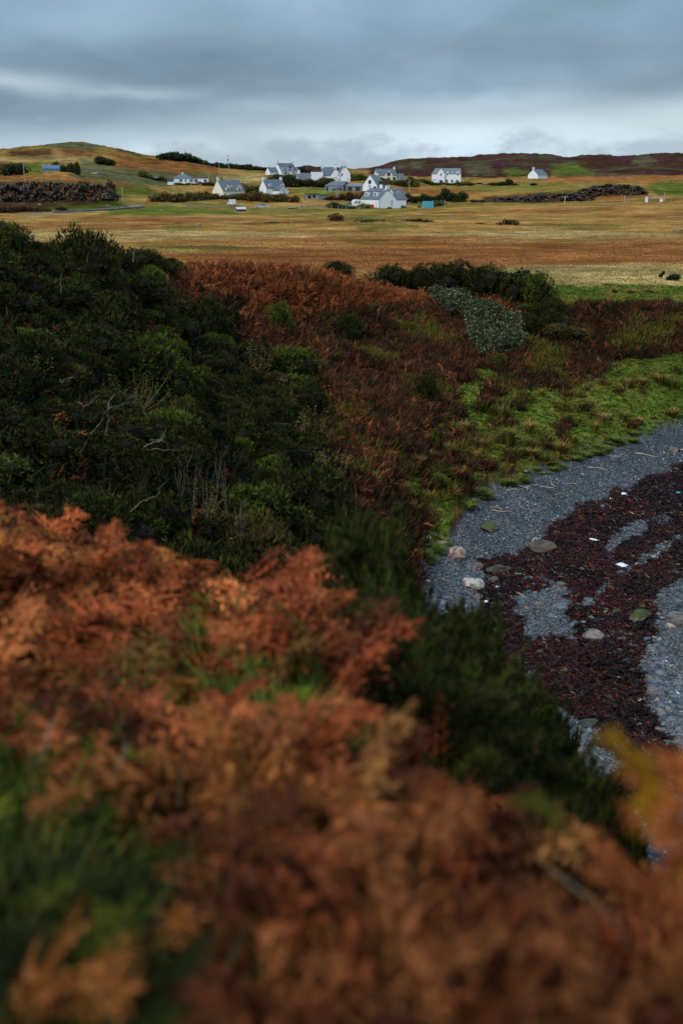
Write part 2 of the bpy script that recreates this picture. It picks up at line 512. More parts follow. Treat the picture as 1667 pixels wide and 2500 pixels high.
# colours a daylight eye would give each surface (display values at full light)
KC = 0.80
c_gold, c_rust, c_olive, c_straw = [np.array(lin(*c, KC)) for c in ((168, 126, 70), (152, 96, 54), (122, 106, 52), (178, 148, 94))]
c_green, c_heath, c_purple, c_dark = [np.array(lin(*c, KC)) for c in ((96, 110, 42), (56, 36, 24), (78, 48, 50), (30, 26, 18))]
c_hgreen = np.array(lin(88, 86, 58, KC)); c_shing = np.array(lin(92, 99, 106, KC)); c_weed = np.array(lin(48, 15, 14, KC)); c_rock = np.array(lin(96, 92, 90, KC))
c_gorse = np.array(lin(26, 30, 14, KC)); c_brack = np.array(lin(86, 44, 24, KC)); c_road = np.array(lin(128, 130, 130, KC))

PX, PY = project(XX, YY, TZ + CZ)
CV = cover(PX, PY, DD, AA)
colr = np.zeros(XX.shape + (3,)) + c_heath


def lerp(a, b, t):
    return a + (b - a) * t[..., None]


nA = fbm(XX / 14, YY / 9, 41, 5, .6); nB = fbm(XX / 5, YY / 5, 43, 4, .6); nC = fbm(XX / 45, YY / 22, 47, 4, .55)
for code, c0, c1 in ((GORSE, c_gorse, c_dark), (BRACKEN, c_brack, c_heath), (HEATHER, c_heath, c_dark), (GRASS, c_green, c_olive * .7), (PALE, c_dark, c_gorse), (NEARB, c_dark, np.array(lin(40, 44, 18, KC)))):
    m = CV == code
    colr[m] = lerp(c0, c1, smooth(.4, .65, nB))[m]
# green flushes through the lower heather
m = (CV == HEATHER) & (fbm(XX / 3.2, YY / 3.2, 55, 3) > .66)
colr[m] = c_olive * .8
field = lerp(lerp(c_gold, c_rust, smooth(.46, .66, nC + (nA - .5) * .5)), c_olive, smooth(.56, .72, nA) * .7)
field = lerp(field, c_straw, smooth(.58, .75, nB) * .5)
band = np.exp(-((PY - 612) / 34) ** 2) * smooth(150, 500, PX)
field = lerp(field, c_rust, band * .5)
band = np.exp(-((PY - 672) / 18) ** 2) * smooth(1150, 1350, PX)
field = lerp(field, c_straw, band * .8)
m = CV == FIELD
colr[m] = field[m]
m = (CV == FIELD) & (PX > 1290) & (PY > 698) & (PY < 748)
colr[m] = lerp(c_green * 1.35, c_olive * 1.1, smooth(.45, .65, nB))[m]
# far ground
far = lerp(lerp(c_gold, c_olive, smooth(.42, .58, nC)), c_rust, smooth(.55, .7, nA) * .8)
m = CV == FAR
colr[m] = far[m]
hillm = (CV == FAR) & (DD > 780)
hill = lerp(lerp(c_purple, c_heath * 1.4, smooth(.4, .6, nC)), c_hgreen, smooth(.60, .70, fbm(XX / 70, YY / 60, 61, 4)) * .7)
hill = lerp(hill, c_rock * .6, smooth(.62, .7, fbm(XX / 16, YY / 9, 63, 4, .6)) * .35)
colr[hillm] = hill[hillm]

PAINT = [
    ([(400, 552), (470, 548), (510, 560), (420, 568)], c_olive * .85, 100), ([(830, 546), (960, 540), (1030, 552), (900, 564)], c_olive * .9, 100),
    ([(1320, 545), (1480, 546), (1560, 556), (1400, 560)], c_olive * .9, 100), ([(330, 604), (560, 599), (640, 610), (400, 618)], c_olive * 1.1, 100),
    ([(-200, 572), (400, 562), (900, 575), (400, 586), (-200, 590)], c_straw, 100), ([(900, 566), (1300, 562), (1800, 572), (1300, 584)], c_straw * .95, 100),
    ([(-200, 596), (300, 622), (700, 612), (1100, 596), (1800, 588), (1800, 640), (1250, 650), (800, 640), (200, 640)], c_rust, 90),
    ([(1180, 655), (1500, 648), (1800, 648), (1800, 695), (1280, 702)], c_straw * .85, 85), ([(600, 528), (900, 524), (1200, 530), (900, 538)], c_olive, 200),
    # far right hill: grassy breaks in the purple heather
    ([(960, 400), (1000, 394), (1035, 398), (1030, 412), (985, 414)], c_hgreen, 700),
    ([(1130, 400), (1180, 397), (1200, 410), (1215, 425), (1150, 428), (1130, 418)], c_hgreen, 700),
    ([(1225, 412), (1290, 408), (1290, 425), (1240, 428)], c_green * 1.0, 700),
    ([(1320, 375), (1350, 371), (1370, 381), (1350, 388), (1320, 388)], c_hgreen * .9, 700),
    ([(1340, 400), (1400, 395), (1420, 408), (1455, 425), (1420, 430), (1340, 428)], c_green * .9, 700),
    ([(1410, 377), (1440, 371), (1455, 376), (1440, 382)], c_hgreen, 700),
    ([(1540, 385), (1590, 380), (1605, 400), (1560, 410), (1545, 400)], c_hgreen * 1.1, 700),
    ([(1330, 432), (1500, 430), (1667, 428), (1800, 428), (1800, 446), (1500, 446), (1340, 446)], c_rust * 1.05, 500),
    ([(1130, 446), (1330, 450), (1480, 444), (1560, 450), (1480, 462), (1330, 470), (1130, 462)], c_olive * 1.2, 300),
    ([(1580, 448), (1667, 440), (1800, 440), (1800, 478), (1600, 478)], c_green * .8, 300),
    ([(1440, 470), (1560, 474), (1575, 482), (1470, 492), (1440, 484)], c_rust * .8, 300),
    ([(840, 412), (900, 414), (905, 425), (860, 430), (840, 424)], c_gold * .9, 300),
    # left hill
    ([(-300, 352), (60, 350), (120, 356), (200, 352), (240, 356), (250, 376), (180, 380), (100, 384), (-300, 384)], c_gold * .7, 500),
    ([(80, 352), (150, 343), (190, 341), (240, 348), (260, 362), (200, 372), (130, 362)], c_hgreen, 500),
    ([(20, 368), (120, 366), (140, 382), (60, 384), (20, 378)], c_heath * 1.6, 500),
    ([(150, 362), (230, 366), (250, 384), (160, 386)], c_rust * .55, 500),
    ([(275, 382), (380, 386), (440, 384), (530, 404), (535, 420), (420, 420), (280, 414)], c_rust * .72, 300),
    ([(290, 360), (350, 374), (345, 380), (290, 368)], c_purple, 300),
    ([(270, 408), (420, 420), (500, 424), (560, 432), (540, 450), (400, 448), (290, 425)], c_hgreen * 1.0, 300),
    ([(-300, 384), (60, 386), (200, 380), (232, 390), (60, 394), (-300, 398)], c_straw * .9, 300),
    ([(190, 385), (240, 395), (300, 425), (400, 445), (420, 460), (330, 452), (160, 428), (200, 410)], c_hgreen * 1.15, 300),
    ([(-300, 398), (55, 398), (60, 432), (-300, 434)], c_heath * 1.2, 300),
    ([(60, 398), (100, 392), (105, 425), (60, 430)], c_green * .8, 300),
    ([(-300, 425), (110, 424), (170, 428), (240, 440), (340, 452), (330, 460), (230, 448), (100, 440), (-300, 446)], c_rust * .75, 300),
    ([(-300, 446), (30, 444), (120, 444), (220, 446), (270, 458), (285, 480), (280, 492), (-300, 494)], c_dark, 300),
    ([(270, 455), (350, 456), (400, 470), (395, 476), (280, 476)], c_green * .55, 300),
    ([(-300, 492), (280, 490), (330, 505), (120, 515), (-300, 530)], c_heath * 1.1, 280),
    ([(120, 503), (300, 498), (350, 503), (200, 515), (110, 512)], c_green * .6, 280),
    ([(290, 505), (420, 506), (560, 515), (600, 525), (350, 524), (230, 524)], c_green * .85, 280),
    ([(600, 508), (900, 508), (1000, 516), (800, 524), (600, 522)], c_olive * 1.15, 280),
    ([(725, 458), (800, 462), (858, 468), (870, 474), (740, 472)], c_green * 1.25, 300),
    ([(550, 424), (650, 424), (660, 444), (600, 448), (545, 440)], c_straw * .9, 300),
    ([(980, 455), (1020, 458), (1100, 464), (1180, 470), (1100, 480), (980, 470)], c_rust * .9, 300),
    ([(1000, 484), (1075, 480), (1080, 500), (1000, 500)], c_green * .6, 300),
    ([(800, 472), (880, 468), (885, 485), (800, 490)], c_rust * .6, 300),
    ([(620, 488), (760, 480), (800, 492), (760, 500), (600, 500)], c_gold * .95, 300),
    ([(1180, 482), (1300, 470), (1440, 470), (1450, 488), (1300, 496), (1180, 492)], c_dark * 1.2, 300),
]
wx = (fbm(XX / 12, YY / 12, 81, 3) - .5) * 26; wy = (fbm(XX / 12, YY / 12, 83, 3) - .5) * 9
for poly, c, dm in PAINT:
    m = inpoly(PX + wx, PY + wy, poly) & (DD > dm)
    if dm >= 700:
        m &= fbm(XX / 26, YY / 12, 98, 5, .62) > .44
    colr[m] = (colr * .12 + .88 * c * (0.6 + .8 * nB[..., None]) * (.75 + .5 * nA[..., None]))[m]
# road and its verges on the left and right
for seg in [[(60, 524), (150, 520), (250, 512), (345, 503)], [(1585, 483), (1610, 482)]]:
    for (x1, y1), (x2, y2) in zip(seg, seg[1:]):
        t = np.clip(((PX - x1) * (x2 - x1) + (PY - y1) * (y2 - y1)) / ((x2 - x1) ** 2 + (y2 - y1) ** 2), 0, 1)
        dd = np.hypot((PX - x1 - t * (x2 - x1)), (PY - y1 - t * (y2 - y1)))
        m = (dd < 1.6) & (DD > 250)
        colr[m] = c_road
# pale rock faces in the left crag and the right outcrop
rk = (fbm(XX / 2.2, YY / 3.0, 87, 4, .6) > .60)
m = rk & (DD > 380) & (DD < 430) & (((PX < 285) & (PY > 452) & (PY < 488)) | ((PX > 1390) & (PX < 1575) & (PY > 452) & (PY < 478) & (fbm(XX / 2, YY / 2, 5) > .55)))
colr[m] = c_rock * .9
# shingle and seaweed
WM = weed_mask(PX, PY) & (CV == SHINGLE)
m = CV == SHINGLE
colr[m] = (c_shing * (.8 + .4 * nB[..., None]))[m]
colr[WM] = (c_weed * (.6 + .8 * nB[..., None]))[WM]
colr = gsm(gsm(colr, 1, 0), 1, 1)
BM = (CV == SHINGLE).astype(float) * (1 - WM)
BM = gsm(gsm(BM, 1, 0), 1, 1)


def set_props(o, label=None, cat=None, group=None, kind=None):
    if label: o['label'] = label
    if cat: o['category'] = cat
    if group: o['group'] = group
    if kind: o['kind'] = kind
    return o


def raw_mesh(name, V, F, cols=None, extra=None, smooth_=False):
    """V (n,3), F (m,k) with one k"""
    me = bpy.data.meshes.new(name)
    F = np.asarray(F, np.int32)
    k = F.shape[1]
    me.vertices.add(len(V)); me.vertices.foreach_set('co', np.asarray(V, np.float32).ravel())
    me.loops.add(F.size); me.loops.foreach_set('vertex_index', F.ravel())
    me.polygons.add(len(F))
    me.polygons.foreach_set('loop_start', np.arange(0, F.size, k, dtype=np.int32))
    try:
        me.polygons.foreach_set('loop_total', np.full(len(F), k, np.int32))
    except Exception:
        pass
    me.polygons.foreach_set('use_smooth', np.full(len(F), smooth_, bool))
    if cols is not None:
        at_ = me.attributes.new('col', 'FLOAT_COLOR', 'POINT')
        c4 = np.ones((len(V), 4), np.float32); c4[:, :3] = cols
        at_.data.foreach_set('color', c4.ravel())
    for nm, v in (extra or {}).items():
        at_ = me.attributes.new(nm, 'FLOAT', 'POINT'); at_.data.foreach_set('value', np.asarray(v, np.float32).ravel())
    me.update(calc_edges=True)
    me.validate()
    return me


def link(name, me, mat=None, parent=None):
    o = bpy.data.objects.new(name, me)
    COL.objects.link(o)
    if mat is not None:
        me.materials.append(mat) if not me.materials else None
    if parent is not None:
        o.parent = parent
    return o


def tcol(x, y):
    A = np.arctan2(x, y); D = np.log(np.hypot(x, y))
    i = np.clip(np.searchsorted(TAZ, A), 0, len(TAZ) - 1); j = np.clip(((D - TL[0]) / (TL[1] - TL[0])).astype(int), 0, ND - 1)
    return colr[i, j]


# terrain material
def new_mat(name):
    m = bpy.data.materials.new(name); m.use_nodes = True
    t = m.node_tree
    return m, t, t.nodes['Principled BSDF']


def attr(tree, nm):
    n = tree.nodes.new('ShaderNodeAttribute'); n.attribute_name = nm
    return n


M_ground, t, b = new_mat('ground_cover')
geo = t.nodes.new('ShaderNodeTexCoord').outputs['Object']
ac = attr(t, 'col').outputs['Color']; be = attr(t, 'beach').outputs['Fac']
f1 = noise_tex(t, geo, 1.3, 8, .65); f2 = noise_tex(t, geo, 9.0, 5, .6); f3 = noise_tex(t, mapping(t, geo, (.5, 1, 1)), 0.12, 6, .6)
k = math_n(t, 'MULTIPLY', math_n(t, 'MULTIPLY_ADD', f1, 1.5, .25), math_n(t, 'MULTIPLY_ADD', f2, 1.0, .5))
k = math_n(t, 'MULTIPLY', k, math_n(t, 'MAXIMUM', math_n(t, 'MULTIPLY_ADD', f3, 2.6, -.3), .2))
f4 = noise_tex(t, mapping(t, geo, (.6, 1, 1)), .33, 6, .65)
k = math_n(t, 'MULTIPLY', k, math_n(t, 'MAXIMUM', math_n(t, 'MULTIPLY_ADD', f4, 2.4, -.2), .2))
vmx = t.nodes.new('ShaderNodeVectorMath'); vmx.operation = 'SCALE'
t.links.new(ac, vmx.inputs[0]); t.links.new(k, vmx.inputs['Scale'])
vor = N(t, 'ShaderNodeTexVoronoi', in_Scale=16.0); t.links.new(geo, vor.inputs['Vector'])
vsp = t.nodes.new('ShaderNodeSeparateColor'); t.links.new(vor.outputs['Color'], vsp.inputs[0])
pk = math_n(t, 'MULTIPLY_ADD', math_n(t, 'POWER', vsp.outputs[0], 2.5), 1.9, .35)
pk = math_n(t, 'MULTIPLY', pk, math_n(t, 'SUBTRACT', 1.15, vor.outputs['Distance']))
vmy = t.nodes.new('ShaderNodeVectorMath'); vmy.operation = 'SCALE'
t.links.new(ac, vmy.inputs[0]); t.links.new(pk, vmy.inputs['Scale'])
t.links.new(mix_c(t, be, vmx.outputs[0], vmy.outputs[0]), b.inputs['Base Color'])
b.inputs['Roughness'].default_value = .85
b.inputs['Specular IOR Level'].default_value = .0
b.inputs['Roughness'].default_value = 1
bmp = N(t, 'ShaderNodeBump', in_Strength=.6, in_Distance=.12)
t.links.new(math_n(t, 'ADD', f1, math_n(t, 'MULTIPLY', f2, .5)), bmp.inputs['Height'])
t.links.new(bmp.outputs[0], b.inputs['Normal'])

nA_, nD_ = XX.shape
idx = np.arange(nA_ * nD_).reshape(nA_, nD_)
F = np.stack([idx[:-1, :-1], idx[1:, :-1], idx[1:, 1:], idx[:-1, 1:]], -1).reshape(-1, 4)[:, ::-1]
V = np.stack([XX, YY, TZ + CZ], -1).reshape(-1, 3)
me = raw_mesh('ground', V, F, colr.reshape(-1, 3), {'beach': BM.reshape(-1)}, True)
g = link('ground', me, M_ground)
set_props(g, 'moorland, coastal bank and shingle beach as one sheet of land', 'ground', kind='structure')
# ------------------------------------------------------------------ plants
def veg_mat(name, rough=.75, spec=.12, trans=0.0, var=.35, tint=(1.1, 1.0, .76)):
    m, t, b = new_mat(name)
    c = attr(t, 'col').outputs['Color']
    oi = t.nodes.new('ShaderNodeObjectInfo')
    gc = t.nodes.new('ShaderNodeTexCoord').outputs['Object']
    k = math_n(t, 'MULTIPLY_ADD', oi.outputs['Random'], var, 1 - var / 2)
    k = math_n(t, 'MULTIPLY', k, math_n(t, 'MULTIPLY_ADD', noise_tex(t, gc, 2.0, 3), .8, .6))
    v = t.nodes.new('ShaderNodeVectorMath'); v.operation = 'SCALE'
    t.links.new(c, v.inputs[0]); t.links.new(k, v.inputs['Scale'])
    w_ = mix_c(t, 1.0, v.outputs[0], tint, 'MULTIPLY')
    t.links.new(w_, b.inputs['Base Color'])
    b.inputs['Roughness'].default_value = rough
    b.inputs['Specular IOR Level'].default_value = spec
    return m


M_gorse = veg_mat('gorse_needles', tint=(1.15, 1.0, .70)); M_fern = veg_mat('dead_bracken', var=0, tint=(1.06, .96, .78)); M_heath = veg_mat('heather_stems', var=0, tint=(1.12, 1.0, .78))
M_grass = veg_mat('grass_blades', var=0, spec=.15, tint=(1.04, .98, .86)); M_leaf = veg_mat('small_leaves', spec=.25); M_bark = veg_mat('weathered_bark', var=.1)
M_shrub = veg_mat('distant_foliage', var=.4)


def unit(v):
    return v / (np.linalg.norm(v, axis=-1, keepdims=True) + 1e-9)


def tris_along(P, Dr, L, W, r):
    """thin triangles: base at P, pointing Dr, length L, base width W -> V (n*3,3), F (n,3)"""
    n = len(P)
    side = unit(np.cross(Dr, unit(r.normal(size=(n, 3)))))
    V = np.stack([P - side * W[:, None] / 2, P + side * W[:, None] / 2, P + Dr * L[:, None]], 1).reshape(-1, 3)
    F = np.arange(n * 3).reshape(n, 3)
    return V, F


def quads_along(P, Dr, L, W, r, up=None):
    """leaf shaped rhombs as 2 triangles"""
    n = len(P)
    ref = unit(r.normal(size=(n, 3))) if up is None else up
    side = unit(np.cross(Dr, ref))
    a = P; c = P + Dr * L[:, None]; m = P + Dr * (L * .45)[:, None]
    V = np.stack([a, m + side * W[:, None] / 2, c, m - side * W[:, None] / 2], 1).reshape(-1, 3)
    i = np.arange(n)[:, None] * 4
    F = np.concatenate([i + [[0, 1, 2]], i + [[0, 2, 3]]])
    return V, F


def ico(sub=1):
    import bmesh
    bm = bmesh.new(); bmesh.ops.create_icosphere(bm, subdivisions=sub, radius=1)
    V = np.array([v.co[:] for v in bm.verts]); F = np.array([[v.index for v in f.verts] for f in bm.faces])
    bm.free()
    return V, F


ICO1 = ico(1); ICO2 = ico(2); ICO3 = ico(3)


def join(parts):
    """parts: list of (V,F,C)"""
    Vs, Fs, Cs, o = [], [], [], 0
    for V, F, C in parts:
        Vs.append(V); Fs.append(F + o); Cs.append(np.broadcast_to(C, V.shape) if np.ndim(C) == 1 else C); o += len(V)
    return np.concatenate(Vs), np.concatenate(Fs), np.concatenate(Cs)


def gorse_proto(seed, n=1500, zs=1.0, lobes=9, blade=.12, wid=.022, cols=((32, 40, 16), (52, 60, 24), (24, 27, 13)), spiky=1.0, dead=.06, k=4, deadcol=(74, 60, 42), core=(24, 20, 12), rr=(.26, .46), leaders=0):
    """unit bush: radius about 1, height about 1, base at z=0"""
    r = np.random.default_rng(seed)
    parts = []
    cs = []
    for i in range(lobes):
        a = r.uniform(0, 2 * math.pi); q = r.uniform(0, .62) if i else 0
        rad = r.uniform(*rr)
        cs.append((math.cos(a) * q, math.sin(a) * q, r.uniform(.22, .72) * (1 - .5 * q) * zs + (zs - 1) * r.uniform(-.1, .25), rad))
    cs = np.array(cs)
    for c in cs:
        V, F = ICO1
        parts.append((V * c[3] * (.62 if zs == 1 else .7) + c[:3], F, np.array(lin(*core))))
    L = r.integers(0, lobes, n)
    d = unit(r.normal(size=(n, 3)) + [0, 0, .45])
    bump = .85 + .3 * vnoise(d[:, 0] * 3 + L * 7, d[:, 1] * 3 + d[:, 2] * 2, seed)
    P = cs[L, :3] + d * (cs[L, 3] * bump * r.uniform(.8, 1.05, n))[:, None]
    P[:, 2] = np.maximum(P[:, 2], .02)
    if leaders:                                # long shoots standing out of the outline
        per = 45
        li = r.integers(0, lobes, leaders); ld = unit(r.normal(size=(leaders, 3)) * [1, 1, .5] + [0, 0, .55])
        q0 = cs[li, :3] + ld * cs[li, 3:4] * .8; ll = r.uniform(.2, .55, leaders)
        tq = r.uniform(0, 1, (leaders, per))
        PL = q0[:, None] + ld[:, None] * (tq * ll[:, None])[..., None] + r.normal(size=(leaders, per, 3)) * .045 * (1.1 - tq)[..., None]
        P = np.concatenate([P, PL.reshape(-1, 3)]); d = np.concatenate([d, np.repeat(ld, per, 0)]); L = np.concatenate([L, np.repeat(li, per)]); n = len(P)
    colset = np.array([lin(*c) for c in cols])
    base = colset[r.integers(0, len(colset), n)] * r.uniform(.6, 1.5, (n, 1)) * r.uniform(.6, 1.4, (lobes, 1))[L]
    dm = r.random(n) < dead
    base[dm] = np.array(lin(*deadcol)) * r.uniform(.5, 1.2, (dm.sum(), 1))
    Pk = np.repeat(P, k, 0); dk = np.repeat(d, k, 0)
    dr = unit(dk * .7 * spiky + [0, 0, .55 * spiky] + r.normal(size=dk.shape) * .5)
    Lk = r.uniform(.5, 1.3, n * k) * blade
    V, F = tris_along(Pk, dr, Lk, np.full(n * k, wid) * r.uniform(.7, 1.3, n * k), r)
    C = np.repeat(np.repeat(base, k, 0), 3, 0)
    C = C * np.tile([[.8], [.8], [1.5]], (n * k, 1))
    parts.append((V, F, C))
    return join(parts)


def mesh_of(name, proto, mat, smooth_=False):
    me = raw_mesh(name, proto[0], proto[1], proto[2], smooth_=smooth_)
    me.materials.append(mat)
    return me


def place(name, me, loc, scale, rz, label, cat, group=None, tilt=(0, 0)):
    o = bpy.data.objects.new(name, me)
    COL.objects.link(o)
    o.location = loc; o.rotation_euler = (tilt[0], tilt[1], rz); o.scale = scale
    set_props(o, label, cat, group)
    return o


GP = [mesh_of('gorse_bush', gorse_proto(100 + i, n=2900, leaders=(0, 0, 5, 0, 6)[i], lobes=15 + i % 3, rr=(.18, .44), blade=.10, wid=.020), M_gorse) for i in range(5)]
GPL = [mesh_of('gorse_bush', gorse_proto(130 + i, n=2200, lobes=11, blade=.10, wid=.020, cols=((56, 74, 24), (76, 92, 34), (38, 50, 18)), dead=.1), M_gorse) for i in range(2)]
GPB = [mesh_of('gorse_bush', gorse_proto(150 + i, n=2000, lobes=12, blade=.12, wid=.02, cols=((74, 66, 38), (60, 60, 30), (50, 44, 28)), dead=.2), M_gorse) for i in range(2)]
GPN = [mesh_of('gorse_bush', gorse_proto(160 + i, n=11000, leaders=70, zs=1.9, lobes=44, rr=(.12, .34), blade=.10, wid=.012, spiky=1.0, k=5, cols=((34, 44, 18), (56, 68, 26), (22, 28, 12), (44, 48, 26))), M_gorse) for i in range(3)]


def bush(px, py, d, wpx, hpx, me, label, group=None, cat='bush', sink=.12, name='gorse_bush', rz=None):
    """bush whose foot is seen at px,py at ground distance d; width and height in photo pixels"""
    if 20 < d < 72:
        q = ground_at(px, py, 20); d = math.hypot(q.x, q.y)
    else:
        q = at(px, py, d)
    z = hz(q.x, q.y)
    s = d / FPX
    return place(name, me, (q.x, q.y, z - sink * hpx * s), (wpx * s / 2 / .95, wpx * s / 2 / .95, hpx * s * 1.08), rng.uniform(0, 6.28) if rz is None else rz, label, cat, group)


# thicket on the left bank : bushes spread over the ground
def scatter(n, dlo, dhi, alo, ahi, seed, uniform='area'):
    r = np.random.default_rng(seed)
    A = r.uniform(alo, ahi, n)
    D = np.sqrt(r.uniform(dlo ** 2, dhi ** 2, n)) if uniform == 'area' else np.exp(r.uniform(math.log(dlo), math.log(dhi), n))
    x = D * np.sin(A); y = D * np.cos(A); z = height(x, y)
    px, py = project(x, y, z)
    return x, y, z, px, py, D, A


x, y, z, px, py, D, A = scatter(9000, 13, 84, R(-25), R(20), 5)
cv = cover(px, py, D, A)
taken = []
crest = np.exp(np.interp(A, TAZ, Dk[8]))
ng = 0
for i in range(len(x)):
    if cv[i] != GORSE or px[i] < -150 or px[i] > 1750 or D[i] > crest[i] + 2.5 or ng >= 275:
        continue
    if D[i] < 22 and (py[i] < 1000 or px[i] > 900 or D[i] < 17):
        continue
    rad = (rng.uniform(.8, 1.3) if rng.random() < .7 else rng.uniform(1.4, 2.0)) * np.interp(D[i], [15, 25, 45, 70], [.8, 1.0, 1.05, 1.1])
    if any((x[i] - a_[0]) ** 2 + (y[i] - a_[1]) ** 2 < (0.47 * (rad + a_[2])) ** 2 for a_ in taken):
        continue
    taken.append((x[i], y[i], rad)); ng += 1
    light = rng.random() < .24
    brown = rng.random() < .10
    me = GPB[i % 2] if brown else (GPL if light else GP)[rng.integers(0, 2 if light else 5)]
    if brown and px[i] < 1000:
        lb, gr = 'withered brown bush showing among the dark gorse of the thicket', 'withered bushes of the thicket'
    elif px[i] > 1000:
        lb, gr = 'dark gorse bush hanging down the bank below the crest bushes', 'gorse below the crest'
    elif D[i] > crest[i] - 4:
        lb, gr = 'dark gorse bush on the top rim of the left thicket', 'gorse along the thicket rim'
    elif light:
        lb, gr = 'lighter olive gorse bush scattered through the left thicket', 'olive gorse of the thicket'
    elif py[i] > 1000:
        lb, gr = 'dark gorse bush in the lower hollow of the left thicket', 'gorse of the lower hollow'
    elif px[i] < 350:
        lb, gr = 'dark gorse bush on the left slope of the thicket', 'gorse of the left slope'
    else:
        lb, gr = 'dark gorse bush in the middle of the thicket toward the bracken', 'gorse of the middle thicket'
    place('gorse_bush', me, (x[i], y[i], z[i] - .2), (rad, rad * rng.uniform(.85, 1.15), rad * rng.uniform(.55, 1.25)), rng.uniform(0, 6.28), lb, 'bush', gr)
print('gorse', ng)

SINGLE = [  # px, foot py, d, w, h, label
    (10, 600, 43, 130, 60, 'dark bush arching over the skyline at the left edge of the thicket'),
    (240, 655, 46, 100, 60, 'round gorse bush rising above the thicket against the rust moor'),
    (338, 655, 49, 60, 44, 'small gorse bush with a bare pale stem on the thicket skyline'),
    (510, 830, 54, 120, 120, 'broad dark gorse bush below the crest of rusty bracken'),
    (485, 725, 58, 40, 40, 'small green gorse bush among bracken above the broad bush'),
    (680, 810, 61, 90, 80, 'grey green gorse bush in the middle of the bracken bank'),
    (845, 830, 63, 90, 70, 'sprawling gorse bush low on the bank below the crest'),
    (1045, 985, 57, 90, 70, 'dark low gorse bush at the foot of the heather bank'),
    (825, 672, 74, 110, 42, 'flat dark bush just behind the bracken crest'),
    (955, 700, 76, 140, 56, 'leftmost of the dark rounded bushes on the crest'),
    (1030, 712, 77, 120, 62, 'small dark bush between two larger ones on the crest'),
    (1105, 720, 77, 200, 80, 'wide domed dark bush crowning the bank'),
    (1190, 728, 76, 180, 84, 'dark bush beside the open branched windswept one'),
    (1245, 762, 75, 150, 84, 'dark bush spilling down the bank from the crest'),
    (1300, 815, 74, 130, 90, 'olive dark bush hanging below the crest bushes'),
    (1215, 900, 64, 60, 40, 'small olive bush at the top of the green bench'),
    (720, 965, 47, 130, 60, 'light tipped gorse bush at the right rim of the thicket'),
    (1055, 1100, 49, 60, 60, 'grey green willow bush beside the yellow tussocks'),
]
for i, (bx, by, bd, bw, bh, lb) in enumerate(SINGLE):
    bush(bx, by, bd, bw, bh, (GPL[0] if 'grey' in lb or 'light' in lb or 'olive' in lb else GP[i % 5]), lb, 'single gorse bushes')

NEAR_SIL = [(790, 1300), (815, 1275), (850, 1245), (905, 1238), (935, 1262), (968, 1290), (1000, 1325), (1030, 1370), (1048, 1450), (1055, 1560), (1078, 1600), (1095, 1520), (1130, 1480), (1190, 1475), (1240, 1460),
            (1262, 1540), (1275, 1650), (1270, 1720), (1300, 1700), (1335, 1635), (1360, 1690), (1405, 1720), (1430, 1790), (1428, 1840), (1395, 1880), (1392, 2010), (1415, 2020), (1430, 1920), (1460, 1885),
            (1540, 1890), (1565, 2000), (1600, 2080), (1640, 2400), (1300, 2500), (800, 1800)]
x, y, z, px, py, D, A = scatter(9000, 4.2, 15, R(-3), R(26), 77)
ridge = np.exp(np.interp(A, TAZ, Dk[2]))
taken = []
NEAR_PLACES = ['tall blurred gorse bush beside the narrow gravel strip', 'blurred gorse bush in front of the red seaweed', 'spiky blurred gorse bush against the lower beach stones', 'near black gorse bush in the gap between bracken clumps']
NROOT = {}
NH = [max(v.co.z for v in m_.vertices) * .86 for m_ in GPN]
FRACS = ((0, 1.03), (-.6, .7), (.75, .9), (1.2, .6), (1.15, .35), (0, .6))
for hmin, space, nmax in ((1.7, .85, 22), (1.2, .62, 52), (.6, .5, 130)):
    for i in range(len(x)):
        if D[i] < ridge[i] * 1.3 or z[i] < 1.2 or len(taken) >= nmax:
            continue
        rad = rng.uniform(.36, .6); hh_ = 0
        for h_try in (3.2, 2.9, 2.6, 2.3, 2.0, 1.75, 1.5, 1.3, 1.0, .7):
            if h_try < hmin:
                break
            if all(inpoly(np.array([tx]), np.array([ty]), NEAR_SIL)[0] for tx, ty in (project(x[i] + fx * rad, y[i], z[i] + h_try * fz) for fx, fz in FRACS)):
                hh_ = h_try
                break
        if not hh_ or any((x[i] - a_[0]) ** 2 + (y[i] - a_[1]) ** 2 < (space * (rad + a_[2])) ** 2 for a_ in taken):
            continue
        if hmin > 1.6:      # a tall one must reach the outline
            tx, ty = project(x[i], y[i], z[i] + hh_)
            if inpoly(np.array([tx]), np.array([ty - 50]), NEAR_SIL)[0]:
                continue
        taken.append((x[i], y[i], rad))
        tx, ty = project(x[i], y[i], z[i] + hh_)
        k_ = 0 if tx < 1060 else 1 if tx < 1290 and ty < 1850 else 2 if ty < 2000 else 3
        w_ = rad * 1.12
        if k_ not in NROOT:
            rt = bpy.data.objects.new('gorse_bush', None); COL.objects.link(rt); rt.empty_display_size = .3
            rt.location = (x[i], y[i], z[i]); set_props(rt, NEAR_PLACES[k_], 'bush', 'gorse bushes below the viewpoint'); NROOT[k_] = rt
        o = link('foliage_clump', GPN[len(taken) % 3], None, NROOT[k_])
        b0 = NROOT[k_].location
        o.location = (x[i] - b0[0], y[i] - b0[1], z[i] - .1 - b0[2]); o.scale = (w_, w_, hh_ / NH[len(taken) % 3]); o.rotation_euler = (0, 0, rng.uniform(0, 6.28))
print('near gorse', len(taken))


